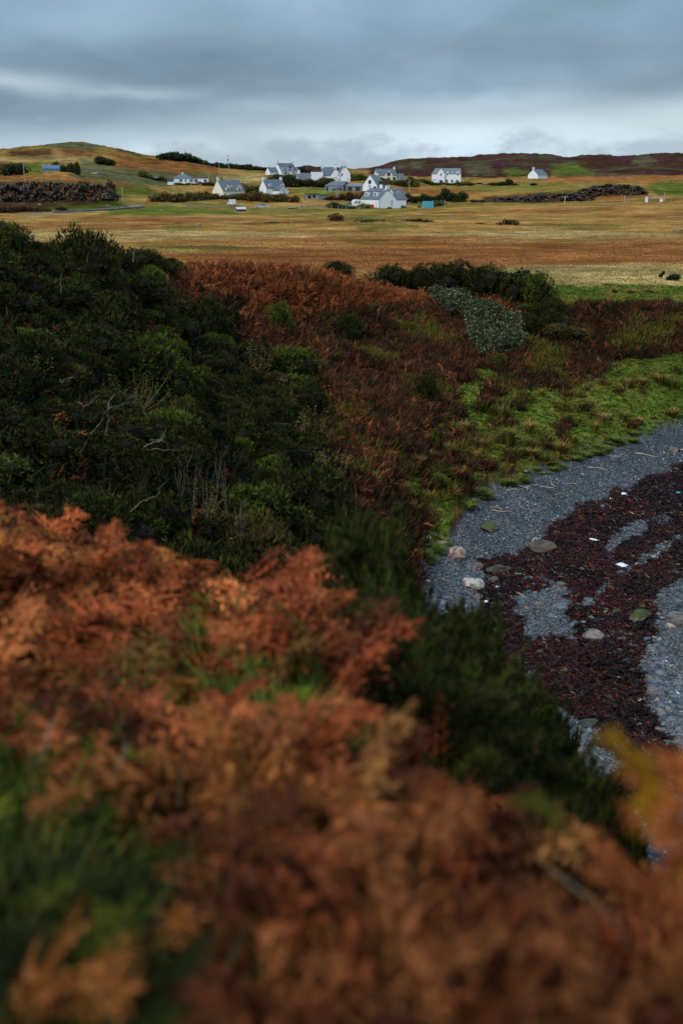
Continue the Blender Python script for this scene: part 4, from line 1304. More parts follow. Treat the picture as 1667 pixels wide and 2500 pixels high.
BOULD = [  # px centre, py foot, w, h, colours, moss, rz, label
    (1119, 1378, 46, 68, (176, 146, 136), (104, 80, 72), 0, 'upright pinkish boulder at the foot of the grassy mound'),
    (1320, 1352, 84, 40, (96, 78, 62), (54, 46, 38), 0, 'long low brown boulder at the edge of the red seaweed'),
    (1307, 1324, 20, 16, (190, 188, 184), (120, 116, 110), 0, 'white capped stone resting behind the long brown boulder'),
    (1196, 1302, 50, 34, (92, 80, 66), (50, 46, 34), .8, 'moss topped brown boulder alone on the grey shingle'),
    (1290, 1160, 24, 18, (150, 150, 152), (100, 98, 98), 0, 'pale round stone where the grass meets the shingle'),
    (1215, 1402, 66, 30, (84, 74, 60), (48, 44, 38), .2, 'flat brown boulder below the pinkish one'),
    (1154, 1442, 56, 44, (196, 186, 178), (110, 98, 90), 0, 'pale streaked boulder on the narrow gravel strip'),
    (1205, 1424, 34, 22, (96, 88, 80), (60, 56, 50), .5, 'small brown boulder between the flat and the pale boulders'),
    (1168, 1468, 26, 24, (120, 112, 106), (80, 74, 70), 0, 'rounded grey boulder under the pale streaked one'),
    (1165, 1392, 30, 22, (120, 100, 92), (70, 60, 52), .4, 'small boulder touching the pinkish upright one'),
    (1212, 1440, 16, 12, (176, 176, 176), (110, 110, 108), 0, 'little white stone beside the pale streaked boulder'),
    (1558, 1524, 62, 42, (132, 130, 120), (66, 66, 60), .2, 'mossy grey boulder standing in black seaweed'),
    (1654, 1530, 72, 40, (112, 104, 96), (66, 60, 54), 0, 'broad cracked boulder at the right edge of the beach'),
    (1447, 1566, 50, 34, (140, 128, 118), (84, 78, 72), -.3, 'pale wedge boulder in the middle of the red seaweed'),
    (1515, 1548, 15, 11, (170, 172, 170), (120, 120, 118), 0, 'small white stone between the mossy and the wedge boulders'),
    (1567, 1486, 22, 12, (136, 146, 146), (96, 100, 100), .2, 'flat pale slab behind the mossy grey boulder'),
    (1502, 1500, 24, 18, (96, 100, 102), (66, 68, 70), .2, 'dark grey stone left of the mossy grey boulder'),
    (1272, 1482, 22, 20, (104, 118, 124), (74, 82, 88), 0, 'bluish rounded stone at the left rim of the gravel patch'),
    (1372, 1490, 24, 16, (112, 122, 130), (84, 90, 94), .4, 'blue grey wedge stone on the right rim of the gravel patch'),
    (1327, 1435, 12, 14, (130, 112, 88), (90, 80, 66), 0, 'small tan stone standing at the head of the gravel patch'),
    (1315, 1480, 22, 10, (150, 118, 98), (100, 84, 74), 0, 'pinkish flat stone in the centre of the gravel patch'),
    (1322, 1556, 18, 16, (92, 104, 122), (70, 78, 88), 0, 'slate blue stone near the foot of the gravel patch'),
    (1318, 1600, 22, 16, (86, 80, 78), (60, 58, 56), 0, 'brown rounded stone below the gravel patch'),
    (1400, 1534, 26, 22, (100, 110, 118), (70, 76, 82), .5, 'large grey cobble between the gravel patch and the wedge boulder'),
    (1346, 1510, 20, 14, (124, 134, 138), (90, 96, 98), .2, 'pale grey cobble inside the gravel patch'),
    (1418, 1396, 14, 12, (120, 126, 128), (84, 88, 90), 0, 'grey stone on the red seaweed above the gravel patch'),
    (1437, 1796, 22, 26, (130, 142, 154), (88, 98, 108), .9, 'light blue oblong stone at the foot of the beach'),
    (1432, 1832, 24, 26, (84, 84, 82), (58, 58, 56), .8, 'dark oval stone under the light blue oblong one'),
    (1450, 1868, 26, 18, (96, 98, 84), (64, 66, 58), 0, 'greenish cobble in the lowest patch of stones'),
    (1440, 1776, 50, 20, (66, 70, 62), (46, 48, 42), 0, 'long dark slab at the foot of the seaweed'),
    (1410, 1950, 56, 30, (84, 72, 62), (52, 46, 42), 0, 'brown boulder half hidden by the low gorse'),
    (1462, 1912, 22, 20, (90, 94, 98), (62, 66, 70), .4, 'grey cobble beside the low gorse'),
    (1580, 1570, 20, 18, (92, 108, 124), (68, 78, 88), 0, 'slate blue cobble on the right hand shingle'),
    (1640, 1655, 30, 22, (90, 98, 104), (64, 70, 74), .2, 'large grey cobble on the right hand shingle'),
    (1610, 1790, 24, 16, (130, 116, 96), (90, 82, 72), 0, 'tan cobble at the lower rim of the right hand shingle'),
    (1655, 1820, 40, 26, (110, 104, 102), (70, 66, 64), 0, 'grey pink boulder low on the right hand shingle'),
    (1610, 1460, 20, 12, (140, 130, 118), (96, 90, 84), 0, 'pale stone on the rim above the broad cracked boulder'),
    (1645, 1108, 34, 22, (120, 98, 86), (76, 64, 56), 0, 'brown boulder at the right edge of the upper shingle'),
    (1045, 1318, 16, 14, (180, 172, 168), (120, 110, 104), 0, 'small white stone on the grassy mound'),
    (1062, 1312, 14, 12, (168, 160, 158), (110, 104, 100), 0, 'white pebble beside the one on the grassy mound'),
    (1078, 1332, 22, 14, (160, 148, 142), (100, 90, 84), 0, 'pale stone above the upright pinkish boulder'),
    (1042, 1336, 18, 14, (140, 120, 116), (90, 80, 76), .3, 'dull pink stone sunk in the grassy mound'),
    (1098, 1362, 12, 14, (196, 194, 190), (140, 136, 130), 0, 'white stone leaning on the upright pinkish boulder'),
    (1048, 1424, 18, 22, (110, 92, 80), (74, 64, 58), 0, 'brown stone at the left rim of the narrow gravel strip'),
]
for i, (bx, by, bw, bh, c0, c1, rz_, lb) in enumerate(BOULD):
    q = ground_at(bx, by - bh * .15, 12)
    s = (Vector((q.x, q.y, q.z)) - cam.location).length / FPX
    me_ = boulder(200 + i, c0, c1, .7, 1.0 if 'moss' in lb else 0)
    h_ = max(bh * s * .72, .04)
    place('boulder', me_, (q.x, q.y + bw * s * .1, q.z + h_ * .25), (bw * s * .54, bw * s * .54, h_ * .95), rz_ + (i % 3) * .3 - .3, lb, 'rock', 'boulders and stones of the shore')

# driftwood and litter
M_wood, t, b = new_mat('bleached_wood'); b.inputs['Roughness'].default_value = .8
gc = t.nodes.new('ShaderNodeTexCoord').outputs['Object']
t.links.new(ramp(t, noise_tex(t, gc, 6, 4), [(.3, lin(120, 106, 92)), (.7, lin(170, 158, 144))]), b.inputs['Base Color'])
M_white = None


def tube(path, rad, sides=6):
    path = np.array(path, float); rad = np.array(rad, float)
    tg = unit(np.gradient(path, axis=0))
    ref = np.array([0, 0, 1.0]) if abs(tg[0][2]) < .9 else np.array([1.0, 0, 0])
    V = []
    for p, tt, r_ in zip(path, tg, rad):
        a_ = unit(np.cross(tt, ref)); b_ = np.cross(tt, a_)
        for k_ in range(sides):
            th = 2 * math.pi * k_ / sides
            V.append(p + r_ * (math.cos(th) * a_ + math.sin(th) * b_))
    n = len(path); F = []
    for i in range(n - 1):
        for k_ in range(sides):
            a0 = i * sides + k_; a1 = i * sides + (k_ + 1) % sides
            F += [[a0, a1, a1 + sides], [a0, a1 + sides, a0 + sides]]
    for k_ in range(1, sides - 1):
        F.append([0, k_ + 1, k_]); o_ = (n - 1) * sides; F.append([o_, o_ + k_, o_ + k_ + 1])
    return np.array(V), np.array(F)


DRIFT = [(1248, 1199, 26, .2, 'thick bleached branch in the upper drift line'), (1270, 1190, 30, -.4, 'brown stick lying across the upper drift line'),
         (1300, 1188, 34, .5, 'long brown stick at the middle of the upper drift line'), (1335, 1192, 28, -.1, 'thin stick near the right end of the upper drift line'),
         (1348, 1186, 26, -.9, 'bleached stick propped at the right end of the upper drift line'), (1286, 1194, 22, .9, 'short twig crossing the upper drift line'),
         (1392, 1184, 22, .1, 'dark twig on the shingle right of the drift line'), (1460, 1146, 38, -.3, 'pale plank high on the shingle'),
         (1580, 1114, 46, -.3, 'longest bleached pole on the upper shingle'), (1500, 1116, 26, 0, 'twig on the shingle below the green bench'),
         (1207, 1240, 24, .4, 'twig in the small pile above the mossy boulder'), (1212, 1250, 26, -.5, 'crossed twig in the small pile above the mossy boulder'),
         (1218, 1244, 18, 1.2, 'shortest twig of the pile above the mossy boulder'), (1235, 1252, 18, .1, 'white splinter beside the twig pile'),
         (1268, 1405, 22, 0, 'straight pale lath on the red seaweed'), (1272, 1456, 26, -.6, 'stick lying by the bluish stone'),
         (1655, 1098, 34, -.3, 'driftwood pole at the right edge of the upper shingle'), (1083, 1418, 16, -.8, 'twig on the narrow gravel strip')]
for i, (bx, by, L_, an, lb) in enumerate(DRIFT):
    q = ground_at(bx, by, 12); s = (q - cam.location).length / FPX
    L2 = L_ * s * 1.15
    tt = np.linspace(-.5, .5, 7)
    path = np.stack([tt * L2, .06 * L2 * np.sin(tt * 5 + i), .04 + .03 * np.cos(tt * 4 + i) * L2], 1)
    V, F = tube(path, np.interp(tt, [-.5, .5], [.035, .018]) * (1.4 if 'thick' in lb or 'pole' in lb else 1))
    me_ = raw_mesh('driftwood_stick', V, F); me_.materials.append(M_wood)
    place('driftwood_stick', me_, (q.x, q.y, q.z + .01), (1, 1, 1), an * 1.6, lb, 'driftwood', 'driftwood on the shingle')


def flat_mat(name, c, rough=.6, spec=.3, metal=0):
    m, t, b = new_mat(name); gc = t.nodes.new('ShaderNodeTexCoord').outputs['Object']
    f = noise_tex(t, gc, 1.7, 5, .6)
    cc = mix_c(t, f, tuple(v * .78 for v in c), tuple(min(1, v * 1.15) for v in c))
    t.links.new(cc, b.inputs['Base Color'])
    b.inputs['Roughness'].default_value = rough; b.inputs['Specular IOR Level'].default_value = spec; b.inputs['Metallic'].default_value = metal
    return m


M_plast = flat_mat('white_plastic', (.75, .77, .78), .4, .5); M_teal = flat_mat('teal_plastic', lin(40, 130, 140), .4, .5)
LIT = [(1450, 1322, 18, 5, -.5, M_plast, 'white plastic bottle lying on the red seaweed', 'plastic_bottle'), (1517, 1384, 26, 10, -.3, M_plast, 'crumpled white plastic sheet on the gravel streak', 'plastic_sheet'),
       (1521, 1209, 14, 7, .2, M_plast, 'small white container at the top of the red seaweed', 'plastic_container'), (1655, 1206, 12, 6, 0, M_teal, 'teal plastic scrap at the right edge of the seaweed', 'plastic_scrap'),
       (1186, 1474, 10, 7, 0, M_plast, 'white scrap below the rounded grey boulder', 'plastic_scrap')]
for i, (bx, by, w_, h_, an, mt, lb, nm) in enumerate(LIT):
    q = ground_at(bx, by, 12); s = (q - cam.location).length / FPX
    if 'bottle' in nm:
        tt = np.array([0, .03, .1, .5, .72, .8, .82, 1.0]) - .5
        V, F = tube(np.stack([tt * w_ * s * 1.3, 0 * tt, 0 * tt + .05], 1), np.array([.3, .9, 1, 1, .8, .4, .4, .4]) * h_ * s * .55, 8)
    else:
        r = np.random.default_rng(i)
        V, F = ICO2; V = V * (1 + r.uniform(-.3, .3, (len(V), 1))) * [w_ * s * .5, w_ * s * .4, h_ * s * .4] + [0, 0, .05]
    me_ = raw_mesh(nm, V, F, smooth_=True); me_.materials.append(mt)
    place(nm, me_, (q.x, q.y, q.z + .02), (1, 1, 1), an, lb, 'litter')


# ------------------------------------------------------------------ dead branches and saplings in the thicket
M_dead, t, b = new_mat('bare_grey_bark'); b.inputs['Roughness'].default_value = .8
gc = t.nodes.new('ShaderNodeTexCoord').outputs['Object']
t.links.new(ramp(t, noise_tex(t, gc, 5, 4), [(.3, lin(62, 56, 42)), (.7, lin(116, 108, 86))]), b.inputs['Base Color'])


def branch(pts_px, d, thick, label, name='dead_branch', cat='branch', mat=M_dead, near=False):
    """bare branching wood : each polyline (photo positions, small depth changes) becomes a tapering limb"""
    parts = []
    o0 = None
    g_ = Vector((0, d + .1, 0)) if near else ground_at(pts_px[0][0][0], pts_px[0][0][1], 17, up=.9)
    thick = thick * math.hypot(g_.x, g_.y) / d
    d = math.hypot(g_.x, g_.y) - .1
    for k_, line in enumerate(pts_px):
        P_ = [at(a_, b_, d + dd_) for a_, b_, dd_ in line]
        if o0 is None: o0 = P_[0].copy()
        P_ = np.array([list(p - o0) for p in P_])
        # resample with a little crookedness
        tt = np.linspace(0, len(P_) - 1, len(P_) * 4)
        Q = np.stack([np.interp(tt, range(len(P_)), P_[:, j]) for j in range(3)], 1)
        Q += rng.normal(0, .012, Q.shape) * (d / 30)
        rad = np.linspace(1, .3, len(Q)) * thick * (1 if k_ == 0 else .6)
        V, F = tube(Q, rad, 5); parts.append((V, F, np.ones(3)))
    V, F, C = join(parts)
    me_ = raw_mesh(name, V, F); me_.materials.append(mat)
    o = bpy.data.objects.new(name, me_); COL.objects.link(o); o.location = o0
    set_props(o, label, cat)
    return o


branch([[(258, 1062, 0), (266, 1030, -.2), (264, 1005, -.4), (268, 992, -.5), (300, 1000, -.2)], [(222, 1058, .2), (245, 1035, 0), (255, 1010, -.3), (262, 1000, -.5), (290, 990, -.4), (318, 980, -.2), (345, 984, 0)],
        [(264, 1000, -.5), (270, 975, -.4), (282, 960, -.3)], [(318, 965, -.2), (322, 972, -.2), (335, 955, 0)]], 25.5, .028, 'large forked pale branch bare among dark gorse')
branch([[(352, 1090, 0), (372, 1082, 0), (392, 1072, .1), (408, 1048, .2)], [(360, 1098, .1), (385, 1096, 0), (410, 1100, 0), (440, 1098, .1)], [(385, 1080, 0), (400, 1070, 0), (404, 1060, .1)],
        [(365, 1075, 0), (390, 1074, 0), (412, 1082, 0)]], 23.5, .024, 'tangle of broken pale branches beside a withered tuft')
branch([[(320, 1250, 0), (345, 1225, 0), (370, 1215, 0), (385, 1210, 0), (392, 1196, 0)]], 21.5, .02, 'single thin bare branch curling up above the bracken')
branch([[(150, 720, 0), (148, 695, 0), (152, 668, 0)], [(168, 716, 0), (175, 708, 0), (186, 707, 0)]], 40, .03, 'short bare snag on the upper thicket slope')
branch([[(190, 980, 0), (205, 992, 0), (218, 985, 0), (240, 965, 0)], [(205, 992, 0), (200, 1010, 0), (202, 1022, 0)]], 25, .018, 'small dry branch left of the large forked one')
branch([[(145, 925, 0), (152, 935, 0), (160, 925, 0), (190, 922, 0)]], 27, .02, 'dry twig in the deep shade of the left slope')
branch([[(325, 640, 0), (327, 626, 0), (326, 615, 0), (332, 607, 0)]], 51, .04, 'pale bare stem under the small skyline bush')
for k_, (bx, by) in enumerate([(470, 1260), (505, 1262), (555, 1262), (590, 1330), (440, 1230), (530, 1200)]):
    r = np.random.default_rng(k_)
    ls = []
    for j in range(6):
        a_ = r.uniform(-26, 26)
        ls.append([(bx, by, 0), (bx + a_ * .4, by - 40, r.uniform(-.2, .2)), (bx + a_ * .8, by - 75 - r.uniform(0, 20), r.uniform(-.3, .3)), (bx + a_ * 1.3, by - r.uniform(95, 140), r.uniform(-.4, .4))])
    branch(ls, 20.5 + k_ * .2, .006, ['bare twiggy shrub rising left of the leafy stems', 'pair of pinkish bare stems in the thicket hollow', 'bare twigs just above the yellow shoots',
                                    'bare forked twigs at the right of the hollow', 'leftmost bare twigs above the bracken', 'upper bare twigs under the gorse mound'][k_], 'bare_shrub', 'shrub')


def leafy(bx, by, d, wpx, hpx, n, cols, seed, label, leaf=.07, group='leafy shrubs in the thicket'):
    r = np.random.default_rng(seed)
    q = ground_at(bx, by, 17, up=.35); d = math.hypot(q.x, q.y); s = d / FPX; W_ = wpx * s / 2; H_ = hpx * s
    zg = hz(q.x, q.y)
    root = bpy.data.objects.new('leafy_shrub', None); COL.objects.link(root); root.location = (q.x, q.y, zg); root.empty_display_size = .2
    set_props(root, label, 'shrub', group)
    H_ += q.z - zg
    st, lv = [], []
    ns = max(5, int(n / 45))
    for i in range(ns):
        a_ = r.uniform(0, 6.28); q_ = r.uniform(.3, 1.2)
        tip = np.array([math.cos(a_) * W_ * q_, math.sin(a_) * W_ * q_, H_ * r.uniform(.35, 1.0)])
        tt = np.linspace(0, 1, 8)[:, None]
        path = tip * tt + np.array([math.cos(a_), math.sin(a_), 0]) * W_ * .15 * np.sin(tt * 3.1) + r.normal(0, .015, (8, 3)) * tt
        path[:, :2] += r.normal(0, W_ * .15, 2)
        V, F = tube(path, np.linspace(.016, .004, 8), 4); st.append((V, F, np.array(lin(96, 78, 56))))
        m_ = n // ns
        u_ = r.uniform(.3, 1.05, m_)
        P_ = np.stack([np.interp(u_, tt[:, 0], path[:, j]) for j in range(3)], 1) + r.normal(0, .07, (m_, 3))
        dr = unit(r.normal(size=(m_, 3)) + [0, 0, .3])
        V, F = quads_along(P_, dr, r.uniform(.6, 1.2, m_) * leaf, r.uniform(.4, .7, m_) * leaf, r)
        c_ = np.array([lin(*c) for c in cols])[r.integers(0, len(cols), m_)] * r.uniform(.6, 1.4, (m_, 1))
        lv.append((V, F, np.repeat(c_, 4, 0)))
    for nm, pr, mt in (('stems', st, M_bark), ('foliage', lv, M_leaf)):
        V, F, C = join(pr); me_ = raw_mesh(nm, V, F, C); me_.materials.append(mt); o = link(nm, me_, None, root)
    return root


GL = ((84, 92, 38), (100, 106, 50), (66, 76, 34)); BL = ((92, 86, 46), (104, 78, 50), (76, 70, 40)); YL = ((150, 130, 24), (110, 116, 24), (80, 96, 26))
LEAFS = [(150, 870, 29, 80, 90, 420, GL, 'pale stemmed sapling cluster left of the tallest leafy stems'), (215, 870, 29, 80, 90, 420, GL, 'tallest leafy stems standing clear of dark gorse'),
         (300, 900, 28, 90, 80, 420, GL, 'leafy stems at the right end of the sapling row'), (340, 960, 27, 90, 80, 380, BL, 'brown leaved shrub under the sapling row'),
         (330, 985, 25, 190, 100, 900, GL, 'broad rounded willow behind the large forked branch'), (60, 900, 29, 140, 90, 600, GL, 'olive leafy shrub near the left edge'),
         (440, 1010, 27, 90, 80, 420, BL, 'thin leaved shrub right of the rounded willow'), (500, 1250, 20.5, 120, 130, 800, BL, 'brown leaved shrub in the hollow above the bracken'),
         (560, 1290, 20, 110, 110, 700, BL, 'reddish leaved bramble left of the narrow bare shrub'), (545, 1340, 17, 60, 80, 380, YL, 'bright yellow green shoots above the bracken edge'),
         (640, 1330, 20, 80, 100, 500, GL, 'small leaved shrub behind the pinkish bracken tip'), (620, 910, 45, 90, 110, 600, BL, 'grey brown shrub line between gorse and bracken'),
         (690, 1010, 44, 90, 120, 600, BL, 'withered shrub strip beside the light tipped gorse'), (760, 1080, 40, 90, 120, 600, BL, 'withered brown shrubs at the right rim of the thicket'),
         (800, 1170, 36, 90, 120, 600, BL, 'dry shrubs low on the right rim of the thicket'), (840, 1260, 33, 100, 110, 600, BL, 'dry brown shrubs above the tall blurred gorse'),
         (1240, 700, 77, 1, 1, 0, GL, '')]
for i, L_ in enumerate(LEAFS):
    if L_[5]:
        leafy(L_[0], L_[1], L_[2], L_[3], L_[4], L_[5], L_[6], 300 + i, L_[7], leaf=.05 if L_[2] < 30 else .08)

# yellow fronds at the lower right, close to the lens
def single_frond(name, px_, py_, d, L_, rz_, tl, c, label, me_i=0):
    V, F, C = FR_HI[me_i]
    me_ = raw_mesh(name, V, F, C * np.array(lin(*c))); me_.materials.append(M_fern)
    q = at(px_, py_, d)
    place(name, me_, (q.x, q.y, q.z), (L_, L_, L_), rz_, label, 'fern', 'yellow fern fronds at the lower right' if name == 'fern_frond' else 'rust fronds at the right edge', tl)


single_frond('fern_frond', 1550, 2110, 1.5, .36, 2.6, (.1, -.55), (136, 98, 10), 'bright yellow fern frond pointing up beside the beach', 1)
single_frond('fern_frond', 1640, 2150, 1.5, .4, .6, (.2, .2), (128, 94, 14), 'yellow green fern frond at the right edge of the foreground', 4)
single_frond('fern_frond', 1420, 2080, 1.9, .3, 3.4, (0, .2), (70, 72, 22), 'dull green fern frond left of the yellow ones', 2)

branch([[(1340, 2120, .1), (1400, 2165, 0), (1480, 2225, -.05), (1530, 2290, -.1), (1545, 2330, -.1)], [(1470, 2215, 0), (1500, 2200, 0)]], 1.9, .0025, 'blurred pale stalk across the gap at the lower right', near=True)
branch([[(130, 1760, .1), (95, 1870, 0)]], 2.4, .0035, 'left of two blurred straw stalks in the dark green corner', near=True)
branch([[(310, 1820, .1), (280, 1895, 0)]], 2.4, .0035, 'right of two blurred straw stalks in the dark green corner', near=True)
for i_, (fx_, fy_, fd_, fl_, fr_, ft_, fc_, lb_) in enumerate([
        (1640, 2230, 1.7, .50, 1.2, (.1, -.15), (150, 86, 44), 'tallest rust frond at the right picture edge'), (1590, 2260, 1.75, .46, 3.9, (-.1, .1), (128, 72, 40), 'brown frond leaning left below the yellow frond'),
        (1665, 2180, 1.9, .50, 5.2, (.15, .1), (138, 80, 40), 'rust frond cut by the right picture edge'), (1610, 2330, 1.5, .42, .4, (0, .2), (112, 62, 34), 'dark brown frond in front of the right clump')]):
    single_frond('bracken_frond', fx_, fy_, fd_, fl_, fr_, ft_, fc_, lb_, i_ + 1)
# ------------------------------------------------------------------ village
def box_vf(x0, x1, y0, y1, z0, z1):
    V = np.array([[x, y, z] for z in (z0, z1) for y in (y0, y1) for x in (x0, x1)], float)
    Q = [(0, 2, 3, 1), (4, 5, 7, 6), (0, 1, 5, 4), (2, 6, 7, 3), (0, 4, 6, 2), (1, 3, 7, 5)]
    F = [t_ for q in Q for t_ in ((q[0], q[1], q[2]), (q[0], q[2], q[3]))]
    return V, np.array(F)


def prism(poly, y0, y1):
    """extrude an x,z outline along y"""
    n = len(poly)
    V = np.array([[p[0], y0, p[1]] for p in poly] + [[p[0], y1, p[1]] for p in poly], float)
    F = []
    for i in range(1, n - 1):
        F += [(0, i, i + 1), (n, n + i + 1, n + i)]
    for i in range(n):
        j = (i + 1) % n
        F += [(i, i + n, j), (j, i + n, j + n)]
    return V, np.array(F)


def multi(name, parts, mat, parent=None):
    V, F, C = join([(v, f, np.ones(3)) for v, f in parts])
    me = raw_mesh(name, V, F)
    me.materials.append(mat)
    # recalculated outward normals keep the shading clean
    import bmesh
    bm = bmesh.new(); bm.from_mesh(me); bmesh.ops.recalc_face_normals(bm, faces=bm.faces); bm.to_mesh(me); bm.free()
    return link(name, me, None, parent)


def wall_mat(name, c, var=.12):
    m, t, b = new_mat(name); gc = t.nodes.new('ShaderNodeTexCoord').outputs['Object']
    f = noise_tex(t, mapping(t, gc, (1, 1, .35)), 1.2, 6, .65)
    t.links.new(mix_c(t, f, tuple(v * (1 - var * 1.6) for v in c), tuple(min(.9, v * (1 + var * .4)) for v in c)), b.inputs['Base Color'])
    b.inputs['Roughness'].default_value = .9; b.inputs['Specular IOR Level'].default_value = .15
    bp = N(t, 'ShaderNodeBump', in_Strength=.3, in_Distance=.03); t.links.new(noise_tex(t, gc, 14, 4), bp.inputs['Height']); t.links.new(bp.outputs[0], b.inputs['Normal'])
    return m


def slate_mat(name, c):
    m, t, b = new_mat(name); gc = t.nodes.new('ShaderNodeTexCoord').outputs['Object']
    br = N(t, 'ShaderNodeTexBrick', in_Scale=1.0); t.links.new(mapping(t, gc, (2.2, 2.2, 4.2)), br.inputs['Vector'])
    br.inputs['Color1'].default_value = tuple(v * 1.15 for v in c) + (1,); br.inputs['Color2'].default_value = tuple(v * .85 for v in c) + (1,)
    br.inputs['Mortar'].default_value = tuple(v * .55 for v in c) + (1,); br.inputs['Mortar Size'].default_value = .03
    f = noise_tex(t, gc, .9, 5, .6)
    v = t.nodes.new('ShaderNodeVectorMath'); v.operation = 'SCALE'; t.links.new(br.outputs['Color'], v.inputs[0]); t.links.new(math_n(t, 'MULTIPLY_ADD', f, .7, .65), v.inputs['Scale'])
    t.links.new(v.outputs[0], b.inputs['Base Color']); b.inputs['Roughness'].default_value = .55; b.inputs['Specular IOR Level'].default_value = .4
    return m


W_WHITE = wall_mat('white_harling', (.80, .82, .84)); W_CREAM = wall_mat('cream_render', (.76, .71, .58)); W_GREY = wall_mat('grey_stone', (.26, .26, .27), .3); W_TIMBER = wall_mat('grey_timber', (.16, .14, .13), .4)
S_SLATE = slate_mat('blue_grey_slate', (.115, .135, .165)); S_PALE = slate_mat('pale_slate', (.17, .19, .22)); S_TEAL = slate_mat('teal_slate', (.12, .17, .19))
M_glass = flat_mat('dark_glass', (.02, .028, .036), .15, .6); M_frame = flat_mat('white_frame', (.74, .75, .76), .5, .3); M_dframe = flat_mat('dark_frame', (.04, .045, .05), .5, .3)
M_pot = flat_mat('clay_pot', (.28, .14, .09)); M_pipe = flat_mat('dark_pipe', (.05, .05, .055)); M_felt = flat_mat('dark_roof_edge', (.055, .06, .07), .8)


